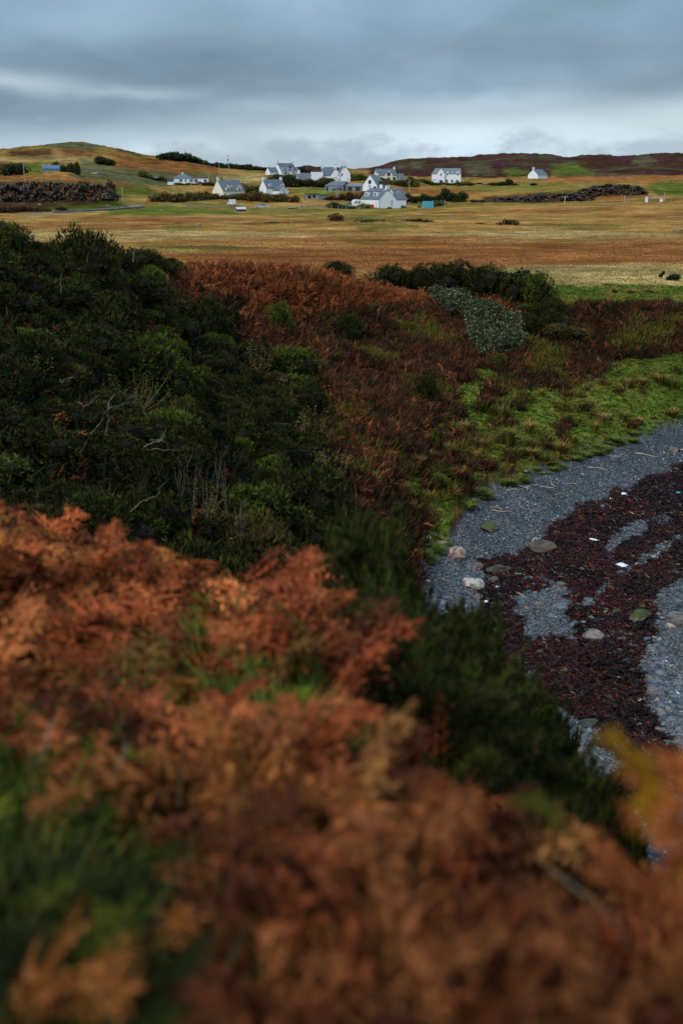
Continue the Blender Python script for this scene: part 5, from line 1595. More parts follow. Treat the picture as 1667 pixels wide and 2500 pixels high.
class House:
    def __init__(s, name, label, px, py, d, rot, wall=W_WHITE, roof=S_SLATE, cat='house'):
        q = at(px, py, d)
        s.z = hz(q.x, q.y)
        s.k = d / FPX
        s.root = bpy.data.objects.new(name, None); COL.objects.link(s.root)
        s.root.location = (q.x, q.y, s.z - .15); s.root.empty_display_size = 1
        s.root.rotation_euler = (0, 0, R(rot) - math.atan2(q.x, q.y))
        set_props(s.root, label, cat)
        s.wall, s.roofm = wall, roof

    def wing(s, x0, x1, y0, y1, h, hr, axis='x', wall=None, roof=None, hip=(0, 0), over=.18, z0=-1.2, rl=None):
        """gabled block ; axis = direction of the ridge. returns the roof object"""
        wall = wall or s.wall; roof = roof or s.roofm
        if axis == 'x':
            a0, a1, b0, b1 = y0, y1, x0, x1       # a across, b along
        else:
            a0, a1, b0, b1 = x0, x1, y0, y1
        am = (a0 + a1) / 2
        T = (lambda V: V[:, [0, 1, 2]]) if axis == 'y' else (lambda V: np.stack([V[:, 1], V[:, 0], V[:, 2]], 1))
        parts = []
        V, F = prism([(a0, z0), (a1, z0), (a1, h), (am, h + hr if not any(hip) else h + .01), (a0, h)], b0, b1)
        parts.append((T(V), F))
        multi('wall', parts, wall, s.root)
        sl = hr / (am - a0)
        th = .16; e = over
        ax = lambda u: h + sl * (u - a0)
        rp = []
        if not any(hip):
            o0, o1 = b0 - e * .6, b1 + e * .6
            for sg in (0, 1):
                if sg == 0: pl = [(a0 - e, h - sl * e + .02), (am, h + hr + .02), (am, h + hr + th), (a0 - e, h - sl * e + th)]
                else: pl = [(am, h + hr + .02), (a1 + e, h - sl * e + .02), (a1 + e, h - sl * e + th), (am, h + hr + th)]
                V, F = prism(pl, o0, o1); rp.append((T(V), F))
        else:
            o0, o1 = b0 - e, b1 + e
            r0, r1 = b0 + hip[0], b1 - hip[1]
            V = np.array([[a0 - e, o0, h], [a1 + e, o0, h], [a1 + e, o1, h], [a0 - e, o1, h], [am, r0, h + hr], [am, r1, h + hr],
                          [a0 - e, o0, h + .14], [a1 + e, o0, h + .14], [a1 + e, o1, h + .14], [a0 - e, o1, h + .14]])
            F = np.array([(0, 2, 1), (0, 3, 2), (0, 1, 7), (0, 7, 6), (1, 2, 8), (1, 8, 7), (2, 3, 9), (2, 9, 8), (3, 0, 6), (3, 6, 9),
                          (6, 7, 4), (7, 8, 5), (7, 5, 4), (8, 9, 5), (9, 6, 4), (9, 4, 5)])
            rp.append((T(V), F))
        ro = multi('roof', rp, roof, s.root)
        return ro

    def chimney(s, roof, x, y, zb, zt, w=.9, dd=.6, pots=2, wall=None):
        c = multi('chimney', [box_vf(x - w / 2, x + w / 2, y - dd / 2, y + dd / 2, zb, zt), box_vf(x - w / 2 - .07, x + w / 2 + .07, y - dd / 2 - .07, y + dd / 2 + .07, zt + .003, zt + .14)],
                  wall or s.wall, roof)
        for i in range(pots):
            px_ = x + (i - (pots - 1) / 2) * .38
            V, F = tube([(px_, y, zt + .1), (px_, y, zt + .5)], [.12, .1], 8)
            c2 = multi('chimney_pot', [(V, F)], M_pot, roof)

    def window(s, side, u, z, w=.9, h=1.1, at_=0.0, mull=1, frame=None, parent=None, name='window'):
        """side front/left/right ; u along the wall, at_ the wall's own plane"""
        f = .07
        def TT(V):
            if side == 'front': return V
            if side == 'left': return np.stack([V[:, 1], -V[:, 0], V[:, 2]], 1)
            return np.stack([-V[:, 1], V[:, 0], V[:, 2]], 1)
        u2 = {'front': u, 'left': -u, 'right': u}[side]
        p_ = {'front': at_, 'left': at_, 'right': -at_}[side]
        fr = [box_vf(u2 - w / 2, u2 + w / 2, p_ - .06, p_ + .02, z - .1 - .002, z), box_vf(u2 - w / 2, u2 + w / 2, p_ - .05, p_ + .02, z + h - f, z + h),
              box_vf(u2 - w / 2, u2 - w / 2 + f, p_ - .05, p_ + .02, z, z + h - f), box_vf(u2 + w / 2 - f, u2 + w / 2, p_ - .05, p_ + .02, z, z + h - f)]
        for i in range(mull):
            q_ = u2 - w / 2 + w * (i + 1) / (mull + 1)
            fr.append(box_vf(q_ - .03, q_ + .03, p_ - .048, p_ + .02, z, z + h - f))
        wn = multi(name, [(TT(V), F) for V, F in fr], frame or M_frame, parent or s.root)
        if parent is None:
            V, F = box_vf(u2 - w / 2 + .02, u2 + w / 2 - .02, p_ - .025, p_ + .01, z + .01, z + h - .02)
            multi('pane', [(TT(V), F)], M_glass, wn)
        else:
            V, F = box_vf(u2 - w / 2 + .02, u2 + w / 2 - .02, p_ - .025, p_ + .01, z + .01, z + h - .02)
            multi('pane', [(TT(V), F)], M_glass, parent)
        return wn

    def door(s, side, u, w=.95, h=2.0, at_=0.0, mat=None, z=0.0):
        def TT(V):
            if side == 'front': return V
            if side == 'left': return np.stack([V[:, 1], -V[:, 0], V[:, 2]], 1)
            return np.stack([-V[:, 1], V[:, 0], V[:, 2]], 1)
        u2 = {'front': u, 'left': -u, 'right': u}[side]; p_ = {'front': at_, 'left': at_, 'right': -at_}[side]
        d_ = multi('door', [(TT(V), F) for V, F in [box_vf(u2 - w / 2, u2 + w / 2, p_ - .05, p_ + .02, z, z + h)]], mat or M_dframe, s.root)
        multi('handle', [(TT(V), F) for V, F in [box_vf(u2 + w * .32, u2 + w * .42, p_ - .1, p_ - .055, z + 1.0, z + 1.06)]], M_frame, d_)

    def skylight(s, roof, x, y, z, sl, w=.8, h=1.0):
        """on the front slope of an x ridge"""
        c, sn = math.cos(sl), math.sin(sl)
        for nm, a_, t0, t1, mt in (('skylight', 0, .0, .10, M_frame), ('skylight_pane', .08, .08, .13, M_glass)):
            V, F = box_vf(-w / 2 + a_, w / 2 - a_, -h / 2 + a_, h / 2 - a_, t0, t1)
            V = np.stack([V[:, 0], V[:, 1] * c - V[:, 2] * sn, V[:, 1] * sn + V[:, 2] * c], 1) + [x, y, z]
            multi(nm, [(V, F)], mt, roof)

    def dormer(s, cx, yf, zb, w, h, hr, depth, side='front', wall=None, roof=None, flat=False, mull=1):
        """small dormer with its own gable; sits on the front (or left) slope"""
        wall = wall or s.wall; roof = roof or s.roofm
        def TT(V):
            if side == 'front': return V
            return np.stack([V[:, 1], -V[:, 0], V[:, 2]], 1)
        c_ = cx if side == 'front' else -cx
        pl = [(c_ - w / 2, zb), (c_ + w / 2, zb), (c_ + w / 2, zb + h), (c_, zb + h + hr), (c_ - w / 2, zb + h)]
        V, F = prism(pl, yf, yf + depth)
        dm = multi('dormer', [(TT(V), F)], wall, s.root)
        rp = []
        if flat:
            rp.append(box_vf(c_ - w / 2 - .1, c_ + w / 2 + .1, yf - .12, yf + depth, zb + h + hr + .002, zb + h + hr + .12))
        else:
            e = .12; sl = hr / (w / 2)
            rp.append(prism([(c_ - w / 2 - e, zb + h - sl * e + .015), (c_, zb + h + hr + .015), (c_, zb + h + hr + .12), (c_ - w / 2 - e, zb + h - sl * e + .12)], yf - .1, yf + depth))
            rp.append(prism([(c_, zb + h + hr + .015), (c_ + w / 2 + e, zb + h - sl * e + .015), (c_ + w / 2 + e, zb + h - sl * e + .12), (c_, zb + h + hr + .12)], yf - .1, yf + depth))
        multi('dormer_roof', [(TT(V), F) for V, F in rp], roof, dm)
        ww, wh = w * .62, h * .8
        fr = [box_vf(c_ - ww / 2, c_ + ww / 2, yf - .05, yf + .02, zb + h * .12, zb + h * .12 + .07), box_vf(c_ - ww / 2, c_ + ww / 2, yf - .05, yf + .02, zb + h * .12 + wh - .07, zb + h * .12 + wh)]
        for q_ in [c_ - ww / 2 + .035, c_ + ww / 2 - .035] + [c_ - ww / 2 + ww * (i + 1) / (mull + 1) for i in range(mull)]:
            fr.append(box_vf(q_ - .035, q_ + .035, yf - .048, yf + .02, zb + h * .12 + .07, zb + h * .12 + wh - .07))
        multi('window_frame', [(TT(V), F) for V, F in fr], M_frame, dm)
        V, F = box_vf(c_ - ww / 2 + .02, c_ + ww / 2 - .02, yf - .025, yf + .01, zb + h * .12 + .02, zb + h * .12 + wh - .02)
        multi('pane', [(TT(V), F)], M_glass, dm)

    def extra(s, name, parts, mat):
        return multi(name, parts, mat, s.root)


# the nearest cottage
h = House('cottage', 'white cottage nearest the field, slate roofs, tall chimney on its front gable', 925, 508.5, 365, 30)
rA = h.wing(0, 6.9, 0, 13.4, 3.1, 3.5, 'y')
rB = h.wing(6.9, 11.2, .02, 7.0, 3.1, 3.45, 'x')
h.chimney(rA, 3.45, .35, 5.6, 7.5, 1.4, .7); h.chimney(rA, 3.45, 13.0, 5.6, 7.5, 1.2, .7)
for yy_ in (10.4, 4.0): h.dormer(yy_, .75, 3.75, 2.3, 1.7, .1, 2.6, 'left', flat=True, mull=2)
for yy_ in (12.3, 11.0, 1.9): h.window('left', yy_, 1.2, .5, .95, mull=0)
h.window('left', 1.9, .2, .55, .8, mull=0)
h.window('front', 5.1, .9, .55, .8, -.0, 0); h.window('front', 5.1, 2.0, .55, .8, 0, 0)
h.skylight(rB, 8.9, 1.9, 5.1, math.atan2(3.45, 3.5), .9, 1.2)
h.extra('drainpipe', [box_vf(-.08, .02, -.1, -.02, 0, 3.0)], M_pipe); h.extra('drainpipe', [box_vf(11.1, 11.2, -.1, -.0, 0, 3.0)], M_pipe)
h.extra('barge_board', [prism([(11.42, 3.1), (11.6, 3.1), (11.6, 3.3), (11.42, 3.3)], -.3, 7.2)], M_frame)

# white steading with two tall gables
h = House('farmhouse', 'largest white steading with twin tall gables and a low slate wing on its left', 728, 441.5, 520, 6)
k = h.k
r1 = h.wing(0, 40 * k, 2, 8, 1.6, 2.6, 'x'); h.chimney(r1, .8, 5, 3.4, 5.6, 1.3, .7)
h.extra('parapet', [box_vf(33 * k, 59 * k, 1.0, 7.0, 4.9 + .003, 5.1)], M_felt)
h.extra('wall', [box_vf(33 * k, 58.8 * k, 1.05, 6.95, -1, 4.9)], W_WHITE)
h.extra('wall', [prism([(28 * k, -1), (33 * k - .01, -1), (33 * k - .01, 3.6)], 1.0, 7)], W_WHITE)
r2 = h.wing(58.9 * k, 86 * k, 2.2, 9.4, 3.2, 3.9, 'x'); h.chimney(r2, 60.5 * k, 5.8, 6.2, 7.7, 1.3, .8)
r3 = h.wing(77 * k, 95.5 * k, -1.5, 9, 3.8, 3.0, 'y'); h.chimney(r3, 86.2 * k, -1.1, 5.6, 8.2, 1.2, .8)
r4 = h.wing(95.7 * k, 121 * k, -1.0, 9.5, 4.1, 3.9, 'y'); h.chimney(r4, 108 * k, -.6, 6.6, 8.9, 1.5, .8)
h.extra('porch', [prism([(72 * k, -1), (79 * k, -1), (79 * k, 2.2), (72 * k, 1.2)], -3.0, -1.6)], W_WHITE)
for u, z in ((93 * k, 3.0), (93 * k, .8)): h.window('front', u, z, .6, .9, -1.5, 0)
h.window('front', 101.5 * k, 2.9, .9, 1.4, -1.0, 1); h.window('front', 116 * k, .8, .6, .9, -1.0, 0); h.window('front', 68 * k, .8, .7, .9, 2.2, 0)

# long house with dormers on the rise
h = House('dormer_house', 'white house with three front dormers on the rise left of the steading', 686, 427, 560, 32)
r1 = h.wing(0, 9.6, 0, 7.4, 2.6, 3.5, 'x'); h.chimney(r1, .5, 3.7, 5.4, 7.0, 1, .7)
for u in (1.6, 4.6, 7.6): h.dormer(u, -.05, 2.3, 1.4, 1.3, .8, 2.4)
for u in (1.6, 4.6, 7.6): h.window('front', u, .8, .9, 1.0)
h.wing(-5.2, -.01, 2.6, 7.2, 1.7, 2.2, 'x'); h.wing(9.61, 12.4, .8, 6, 1.9, 2.0, 'x'); h.door('front', 3.1)

# cottage with chimneys at both ends
h = House('cottage', 'white cottage with a chimney at each end and a gabled front wing', 651, 474, 420, 30)
r1 = h.wing(0, 8.8, 0, 5.8, 2.6, 3.1, 'x'); h.chimney(r1, .35, 2.9, 4.9, 6.6, .8, .8, 1); h.chimney(r1, 8.45, 2.9, 4.9, 6.6, .8, .8, 1)
h.dormer(2.0, .35, 3.0, 1.5, 1.0, .6, 2.0); h.dormer(7.6, -.02, 2.4, 1.5, 1.5, .7, 2.2)
h.wing(2.9, 6.3, -5.2, -.01, 1.6, 1.7, 'y'); h.window('front', 4.6, 1.5, .7, .7, -5.2, 0)
h.wing(6.6, 8.9, -2.2, -.01, 1.7, 1.1, 'y'); h.window('front', 7.8, .6, .9, .8, -2.2, 0)

# cream house
h = House('cream_house', 'cream rendered house with two pointed dormers behind brown scrub', 545, 479, 400, 30, W_CREAM)
r1 = h.wing(0, 9.6, 0, 8.2, 2.3, 3.8, 'x'); h.chimney(r1, .4, 4.1, 5.7, 7.2, 1, .7, 1)
for u in (2.3, 7.3): h.dormer(u, -.05, 1.7, 1.7, 1.9, 1.3, 3.0)
h.wing(2.9, 6.6, -1.6, -.01, .7, .5, 'y'); h.skylight(r1, 4.9, 1.6, 3.95, math.atan2(3.8, 4.1), .6, .8)
for u in (1.0, 4.1, 5.6, 8.8): h.window('front', u, .5, .7, .9, 0 if u not in (4.1, 5.6) else -1.6, 0)

# bungalow
h = House('bungalow', 'low white bungalow with hipped slate roof and glazed porch on its left', 411, 450.5, 480, 3)
k = h.k
h.root.location.z += .7
r1 = h.wing(14 * k, 57 * k, 0, 8.4, 2.2, 1.9, 'x', hip=(3.2, 3.2)); h.chimney(r1, 35 * k, 4.2, 3.6, 4.7, .8, .6, 2)
h.extra('flat_roof', [box_vf(57 * k, 93 * k, .2, 6.2, 2.35, 2.55), box_vf(-.2, 14 * k - .2, .6, 4.2, 2.0, 2.15)], M_felt)
h.extra('wall', [box_vf(57 * k + .01, 92 * k, .4, 6, -1, 2.345)], W_WHITE)
h.extra('glazed_porch', [box_vf(0, 13.9 * k, .8, 4, .7, 1.995)], M_glass); h.extra('porch_base', [box_vf(-.02, 13.9 * k, .78, 4.02, -1, .697)], W_WHITE)
h.extra('porch_frame', [box_vf(u_ * k - .04, u_ * k + .04, .74, .8, .7, 2.0) for u_ in (.3, 3.5, 7, 10.5, 13.6)], M_frame)
for u, w_ in ((29, 1.5), (40, 1.0), (52, 1.6)): h.window('front', u * k, .8, w_, 1.1, 0, 1)
h.window('front', 64 * k, .6, 1.4, 1.4, .4, 1); h.window('front', 85 * k, .8, 1.5, 1.1, .4, 1); h.door('front', 71 * k, at_=.4, mat=M_frame)

# stone barn
h = House('stone_barn', 'grey stone barn with glazed gable and slate roof behind a green lawn', 837, 467.5, 440, -28, W_GREY, S_SLATE, 'barn')
h.wing(-8.6, 0, 0, 6.8, 2.3, 1.9, 'x', hip=(2.2, 0.01))
h.extra('gable_wall', [prism([(0.1, 2.3), (6.7, 2.3), (3.4, 4.05)], 0, .2)][:0] or [box_vf(-.2, .02, .2, 6.6, 2.2, 2.29)], W_GREY)
for u in (1.9, 4.9): h.window('right', u, .1, 1.9, 2.0, 0.0, 1, M_dframe)
h.window('front', -7.6, .3, .9, 1.6, 0, 0, M_dframe); h.door('front', -1.2, .3)

# gabled modern house with dark extension
h = House('gabled_house', 'white house with steep front gable, one square window and low glazed wing', 919.5, 466, 425, -25)
rA = h.wing(-6.3, 0, 0, 7.5, 2.4, 3.9, 'y', roof=S_PALE)
h.window('front', -3.15, 3.0, 1.35, 1.3, 0, 0, M_dframe); h.window('front', -.9, .5, 1.3, 1.4, 0, 0, M_dframe)
h.wing(-14.6, -6.31, 1.2, 5.4, 1.9, .9, 'x', W_GREY, S_PALE)
for u in (-12.8, -9.2): h.window('front', u, .1, 2.2, 1.6, 1.2, 2, M_dframe)
h.extra('glazed_tower', [box_vf(.02, 2.4, 1.8, 6.0, -.5, 3.9)], M_glass); h.extra('flat_roof', [box_vf(.0, 2.6, 1.6, 6.2, 3.905, 4.1)], S_TEAL)
h.extra('stair_wall', [box_vf(.9, 2.1, .6, 1.75, -.5, 2.6)], W_WHITE)
h.chimney(rA, -3.15, 7.1, 5.2, 6.9, .8, .6, 1)

# house with wide central gable
h = House('villa', 'cream house with a broad central gable and large dark upper window', 920, 441, 560, 14, W_CREAM)
r1 = h.wing(0, 10.8, 0, 7.2, 2.8, 3.3, 'x'); h.chimney(r1, 10.3, 3.6, 5.5, 7.1, .9, .7, 1, W_WHITE)
h.wing(3.8, 8.2, -1.5, 3, 2.9, 2.7, 'y'); h.window('front', 6.0, 2.6, 1.7, 1.9, -1.5, 1, M_dframe); h.window('front', 6.0, .4, 1.5, 1.5, -1.5, 1, M_dframe)
h.window('front', 9.5, .3, 1.6, 1.6, 0, 1, M_dframe); h.window('front', 1.8, .8, 1.2, 1.1, 0, 1)
r2 = h.wing(10.81, 15.4, .8, 6, 1.4, 2.3, 'x', W_WHITE); h.window('front', 12.8, .2, 1.6, 1.0, .8, 1)
h.skylight(r1, 2.4, 1.4, 4.1, math.atan2(3.3, 3.6), .6, .8); h.skylight(r1, 9.4, 1.4, 4.1, math.atan2(3.3, 3.6), .6, .8)
h.extra('gable_wall', [prism([(-.03, 0), (-.01, 0), (-.01, 2.7), (-.03, 2.7)], .1, 7.1)], W_WHITE)

# two storey white house
h = House('tall_house', 'tall two storey white house standing apart on the right of the village', 1054, 447.5, 590, 2)
k = h.k
r1 = h.wing(0, 66 * k, 0, 7.5, 5.0, 3.1, 'x', roof=S_PALE, hip=(1.8, .01))
h.wing(10 * k, 29 * k, -1.2, 3, 5.0, 3.0, 'y', roof=S_PALE)
h.dormer(34.5 * k, -.06, 4.0, 1.5, 1.9, .8, 3, mull=1, roof=S_PALE); h.dormer(58.5 * k, -.06, 4.0, 1.6, 1.9, .9, 3, mull=1, roof=S_PALE)
h.dormer(46 * k, .8, 5.3, 1.2, .7, .5, 2, mull=1, roof=S_PALE)
h.door('front', 20.5 * k, 1.9, 1.7, -1.2); h.window('front', 20 * k, 4.0, .9, 1.4, -1.2, 1)
for u, w_ in ((34, 1.3), (46, 1.3), (58, 1.4)): h.window('front', u * k, .5, w_, 1.5, 0, 1)
for u in (3.3, 6.8): h.window('front', u * k, 1.5, .5, .9, 0, 0)
h.window('front', 12.5 * k, 1.6, .4, .7, -1.2, 0)
h.extra('gable_wall', [prism([(66 * k + .01, 0), (66 * k + .04, 0), (66 * k + .04, 4.9), (66 * k + .01, 4.9)], .1, 7.4)], W_WHITE)

# far cottage
h = House('far_cottage', 'small white cottage alone on the moor below the purple hill', 1311, 448.5, 700, 46)
h.root.location.z += .5
r1 = h.wing(0, 8.8, 0, 9.0, 2.2, 3.2, 'x'); h.chimney(r1, .4, 4.5, 4.9, 6.7, 1.2, .8, 1)
for u in (1.8, 4.4, 7.0): h.window('front', u, .8, .8, 1.1, 0, 0)

# hut, sheds, shelter
h = House('hut', 'long low hut with blue roof under the left hill crag', 104, 420, 450, 4, W_GREY, slate_mat('blue_sheet_roof', (.09, .17, .28)), 'hut')
h.wing(0, 38 * h.k, 0, 3.4, 1.5, 1.3, 'x', z0=-.5); h.extra('post', [box_vf(.3, .45, -.6, -.45, -1.6, 1.4)], W_TIMBER); h.window('front', 4.8, .5, .8, .6, 0, 0)
h = House('stone_shed', 'small grey roofed shed hidden among bushes behind the bungalow', 376, 443, 520, 5, W_GREY, S_SLATE, 'shed')
h.wing(0, 3.9, 0, 3.2, 1.3, 1.1, 'x'); h.window('front', 1.9, .4, .7, .6, 0, 0)
h = House('open_shelter', 'weathered open fronted timber shelter below the lawn', 745, 488, 400, 4, W_TIMBER, S_SLATE, 'shelter')
k = h.k
h.extra('flat_roof', [prism([(-.2, 2.35), (33 * k, 2.3), (33 * k, 2.5), (-.2, 2.55)], -.3, 3.4), prism([(33 * k + .01, 2.2), (52 * k, 1.95), (52 * k, 2.1), (33 * k + .01, 2.35)], -.2, 3.2)], M_felt)
h.extra('back_wall', [box_vf(0, 51 * k, 3.0, 3.15, -.5, 1.9)], W_TIMBER)
h.extra('front_wall', [box_vf(a_ * k, b_ * k, 0, .12, z0_, z1_) for a_, b_, z0_, z1_ in ((0, 6, -.5, 2.3), (6.01, 14, -.5, .7), (6.01, 14, 1.8, 2.3), (14.01, 18, -.5, 2.3), (18.01, 24, -.5, .9), (18.01, 24, 1.9, 2.3), (24.01, 33, -.5, 2.25))],
        wall_mat('bleached_boards', (.36, .31, .27), .4))
h.extra('side_shed', [box_vf(33 * k + .02, 51 * k, .3, 2.9, -.5, 1.9)], W_GREY)
h = House('field_hut', 'tiny hut with pale roof and dark red side standing in the field', 579, 518, 345, 20, flat_mat('red_brown_boards', (.16, .035, .03)), flat_mat('pale_sheet', (.5, .52, .58), .5), 'hut')
h.wing(0, 3.2, 0, 1.7, 1.1, .5, 'x', z0=-.3); h.extra('end_panel', [box_vf(-.06, -.02, .1, 1.6, 0, 1.1)], flat_mat('blue_board', (.05, .09, .2))); h.door('front', 1.0, .7, .9)
h = House('byre', 'flat roofed dark byre between the barn and the gabled house', 850, 456, 470, 0, W_TIMBER, M_felt, 'shed')
h.extra('flat_roof', [box_vf(-.2, 5.6, -.2, 3, 2.0, 2.2)], M_frame); h.extra('wall', [box_vf(0, 5.4, 0, 2.8, -.8, 1.995)], W_TIMBER)

# shipping box
M_cyan = flat_mat('cyan_paint', (.08, .36, .46), .5)
h = House('storage_container', 'bright turquoise storage container at the edge of the field', 1031, 507.5, 360, 0, cat='container')
k = h.k
h.extra('body', [box_vf(0, 25 * k, 0, 2.3, .1, 2.35)] , M_cyan)
h.extra('ribs', [box_vf(.15 + i * .28, .27 + i * .28, -.05, -.002, .25, 2.2) for i in range(12)] + [box_vf(-.03, 25 * k + .03, -.06, -.001, 2.21, 2.4), box_vf(-.03, 25 * k + .03, -.06, -.001, .05, .24)], M_cyan)
h.extra('door', [box_vf(25 * k + .002, 25 * k + .05, .1, 2.2, .2, 2.25)], M_cyan)

# vehicles
M_tyre = flat_mat('tyre_rubber', (.02, .02, .02), .8); M_rim = flat_mat('wheel_rim', (.4, .4, .42), .4); M_lamp = flat_mat('lamp_lens', (.6, .6, .58), .2, .6)


def car(px, py, d, rot, color, label, L=4.1, van=False, name='parked_car', cat='car'):
    q = at(px, py, d); z = hz(q.x, q.y)
    root = bpy.data.objects.new(name, None); COL.objects.link(root); root.location = (q.x, q.y, z); root.rotation_euler = (0, 0, R(rot))
    set_props(root, label, cat)
    if van: prof = [(-.5, .35), (.5, .35), (.5, .95), (.44, 1.15), (.36, 1.95), (.3, 2.05), (-.47, 2.05), (-.5, 1.9)]
    else: prof = [(-.5, .32), (.5, .32), (.5, .62), (.47, .78), (.25, .9), (.08, 1.38), (-.28, 1.42), (-.45, .98), (-.5, .9)]
    prof = [(a_ * L, b_) for a_, b_ in prof]
    V, F = prism(prof, -.84, .84)
    top = V[:, 2] > 1.0; V[top, 1] *= .86
    multi('body', [(V, F)], color, root)
    if van: gl = [(.3, 1.2), (.42, 1.2), (.355, 1.85), (.3, 1.85)]
    else: gl = [(-.38, .98), (.2, .95), (.07, 1.3), (-.27, 1.34)]
    for sg in (-1, 1):
        V, F = prism([(a_ * L, b_) for a_, b_ in gl], sg * .84 - .012, sg * .84 + .012); V[V[:, 2] > 1.1, 1] *= .885
        multi('side_window', [(V, F)], M_glass, root)
        V, F = box_vf(L * .5 - .02, L * .5 + .02, sg * .6 - .15, sg * .6 + .15, .6, .74)
        multi('headlight', [(V, F)], M_lamp, root)
        for xx_ in (-.31, .31):
            V, F = tube([(xx_ * L, sg * .72, .32), (xx_ * L, sg * .88, .32)], [.32, .32], 14)
            wh = multi('wheel', [(V, F)], M_tyre, root)
            V, F = tube([(xx_ * L, sg * .80, .32), (xx_ * L, sg * .9, .32)], [.19, .19], 12)
            multi('rim', [(V, F)], M_rim, wh)
    return root


car(638, 508, 360, 186, flat_mat('silver_paint', (.42, .48, .54), .3, .5, .3), 'pale silver car parked by the netted fence', 4.4)
car(823, 467, 432, 178, flat_mat('black_paint', (.02, .022, .03), .3, .5), 'dark car parked against the stone barn', 4.2)
car(850, 501, 376, 184, flat_mat('green_grey_paint', (.14, .2, .2), .3, .5), 'grey green car behind the hedge left of the nearest cottage', 4.0)
car(489, 455, 470, 20, flat_mat('crimson_paint', (.4, .03, .08), .3, .5), 'crimson car beside the bungalow', 3.9)
car(566, 502, 372, 180, flat_mat('white_paint', (.6, .6, .6), .35, .5), 'white van on the track below the cream house', 3.0, True, 'parked_van', 'van')
car(976, 440, 552, 180, flat_mat('blue_white_paint', (.5, .53, .58), .35, .5), 'pale car beside the right wing of the cream gabled house', 4.0)


def caravan(px, py, d, label):
    q = at(px, py, d); z = hz(q.x, q.y)
    root = bpy.data.objects.new('caravan', None); COL.objects.link(root); root.location = (q.x, q.y, z); root.rotation_euler = (0, 0, R(20))
    set_props(root, label, 'caravan')
    prof = [(-1.5, .5), (1.3, .5), (1.5, 1.0), (1.35, 2.0), (1.0, 2.45), (.2, 2.6), (-1.0, 2.5), (-1.5, 2.1), (-1.6, 1.2)]
    V, F = prism(prof, -1, 1); multi('body', [(V, F)], M_plast, root)
    for xx_ in (-.7, .5):
        V, F = box_vf(xx_ - .35, xx_ + .35, -1.03, -1.002, 1.3, 1.9); multi('window', [(V, F)], M_glass, root)
    V, F = tube([(0, -1.02, .33), (0, -.8, .33)], [.33, .33], 14); multi('wheel', [(V, F)], M_tyre, root)
    V, F = box_vf(1.5, 2.4, -.05, .05, .45, .55); multi('tow_bar', [(V, F)], M_pipe, root)


caravan(871, 507.5, 369, 'white rounded caravan parked at the left end of the nearest cottage')


def small(name, px, py, d, parts, label, cat, rot=0):
    q = at(px, py, d); z = hz(q.x, q.y)
    root = bpy.data.objects.new(name, None); COL.objects.link(root); root.location = (q.x, q.y, z); root.rotation_euler = (0, 0, R(rot))
    set_props(root, label, cat)
    for nm, geo_, mt in parts: multi(nm, geo_, mt, root)
    return root


M_red = flat_mat('red_plastic', (.45, .03, .04), .5); M_pink = flat_mat('faded_pink', (.5, .3, .32), .5)
small('oil_tank', 907, 507, 362, [('tank', [prism([(-.8, .3), (.8, .3), (.9, .6), (.8, 1.1), (.5, 1.25), (-.5, 1.25), (-.8, 1.1), (-.9, .6)], -.5, .5)], M_red), ('cradle', [box_vf(-.7, -.5, -.45, .45, 0, .3), box_vf(.5, .7, -.45, .45, 0, .3)], M_pipe)],
      'red tank standing against the cottage wall', 'tank')
small('wheelie_bin', 898.5, 507, 361, [('body', [prism([(-.25, .1), (.25, .1), (.32, 1.0), (-.32, 1.0)], -.3, .3)], M_red), ('lid', [box_vf(-.34, .34, -.33, .33, 1.003, 1.1)], M_red)], 'red bin left of the red tank', 'bin')
small('rowing_boat', 714, 510, 352, [('hull', [(np.array([[-1.9, 0, .5], [-1.2, -.6, .5], [1.4, -.65, .55], [2.0, 0, .7], [1.4, .65, .55], [-1.2, .6, .5], [-1.6, 0, .0], [1.4, 0, .0]]),
                                                 np.array([(0, 1, 6), (1, 2, 7), (1, 7, 6), (2, 3, 7), (3, 4, 7), (4, 5, 6), (4, 6, 7), (5, 0, 6), (0, 5, 1), (1, 5, 4), (1, 4, 2), (2, 4, 3)]))], M_pink),
                                       ('gunwale', [box_vf(-1.2, 1.4, -.66, -.6, .46, .56)], M_frame)], 'small white and pink boat lying on the grass', 'boat', 8)
small('boat_trailer', 737, 507, 360, [('frame', [tube([(-1.6, 0, .5), (1.2, 0, .5), (1.8, 0, .1)], [.06, .06, .05]), tube([(-.9, 0, .5), (-.9, 0, 1.6), (.2, 0, .5)], [.06] * 3)], M_rim), ('wheel', [tube([(0, -.7, .3), (0, -.55, .3)], [.3, .3], 12)], M_tyre)],
      'bare metal boat trailer beside the small boat', 'trailer')
small('gate_pillar', 1577.5, 486, 352, [('pillar', [box_vf(-.35, .35, -.35, .35, -.2, 1.2)], W_WHITE), ('cap', [box_vf(-.42, .42, -.42, .42, 1.203, 1.32), prism([(-.3, 1.32), (.3, 1.32), (0, 1.7)], -.3, .3)], W_WHITE)],
      'left and taller of two white gate pillars on the right', 'pillar')
small('gate_pillar', 1613.5, 485, 352, [('pillar', [box_vf(-.4, .4, -.35, .35, -.3, .85)], W_WHITE), ('cap', [box_vf(-.46, .46, -.41, .41, .853, .95)], W_WHITE)], 'right and squatter of two white gate pillars on the right', 'pillar')

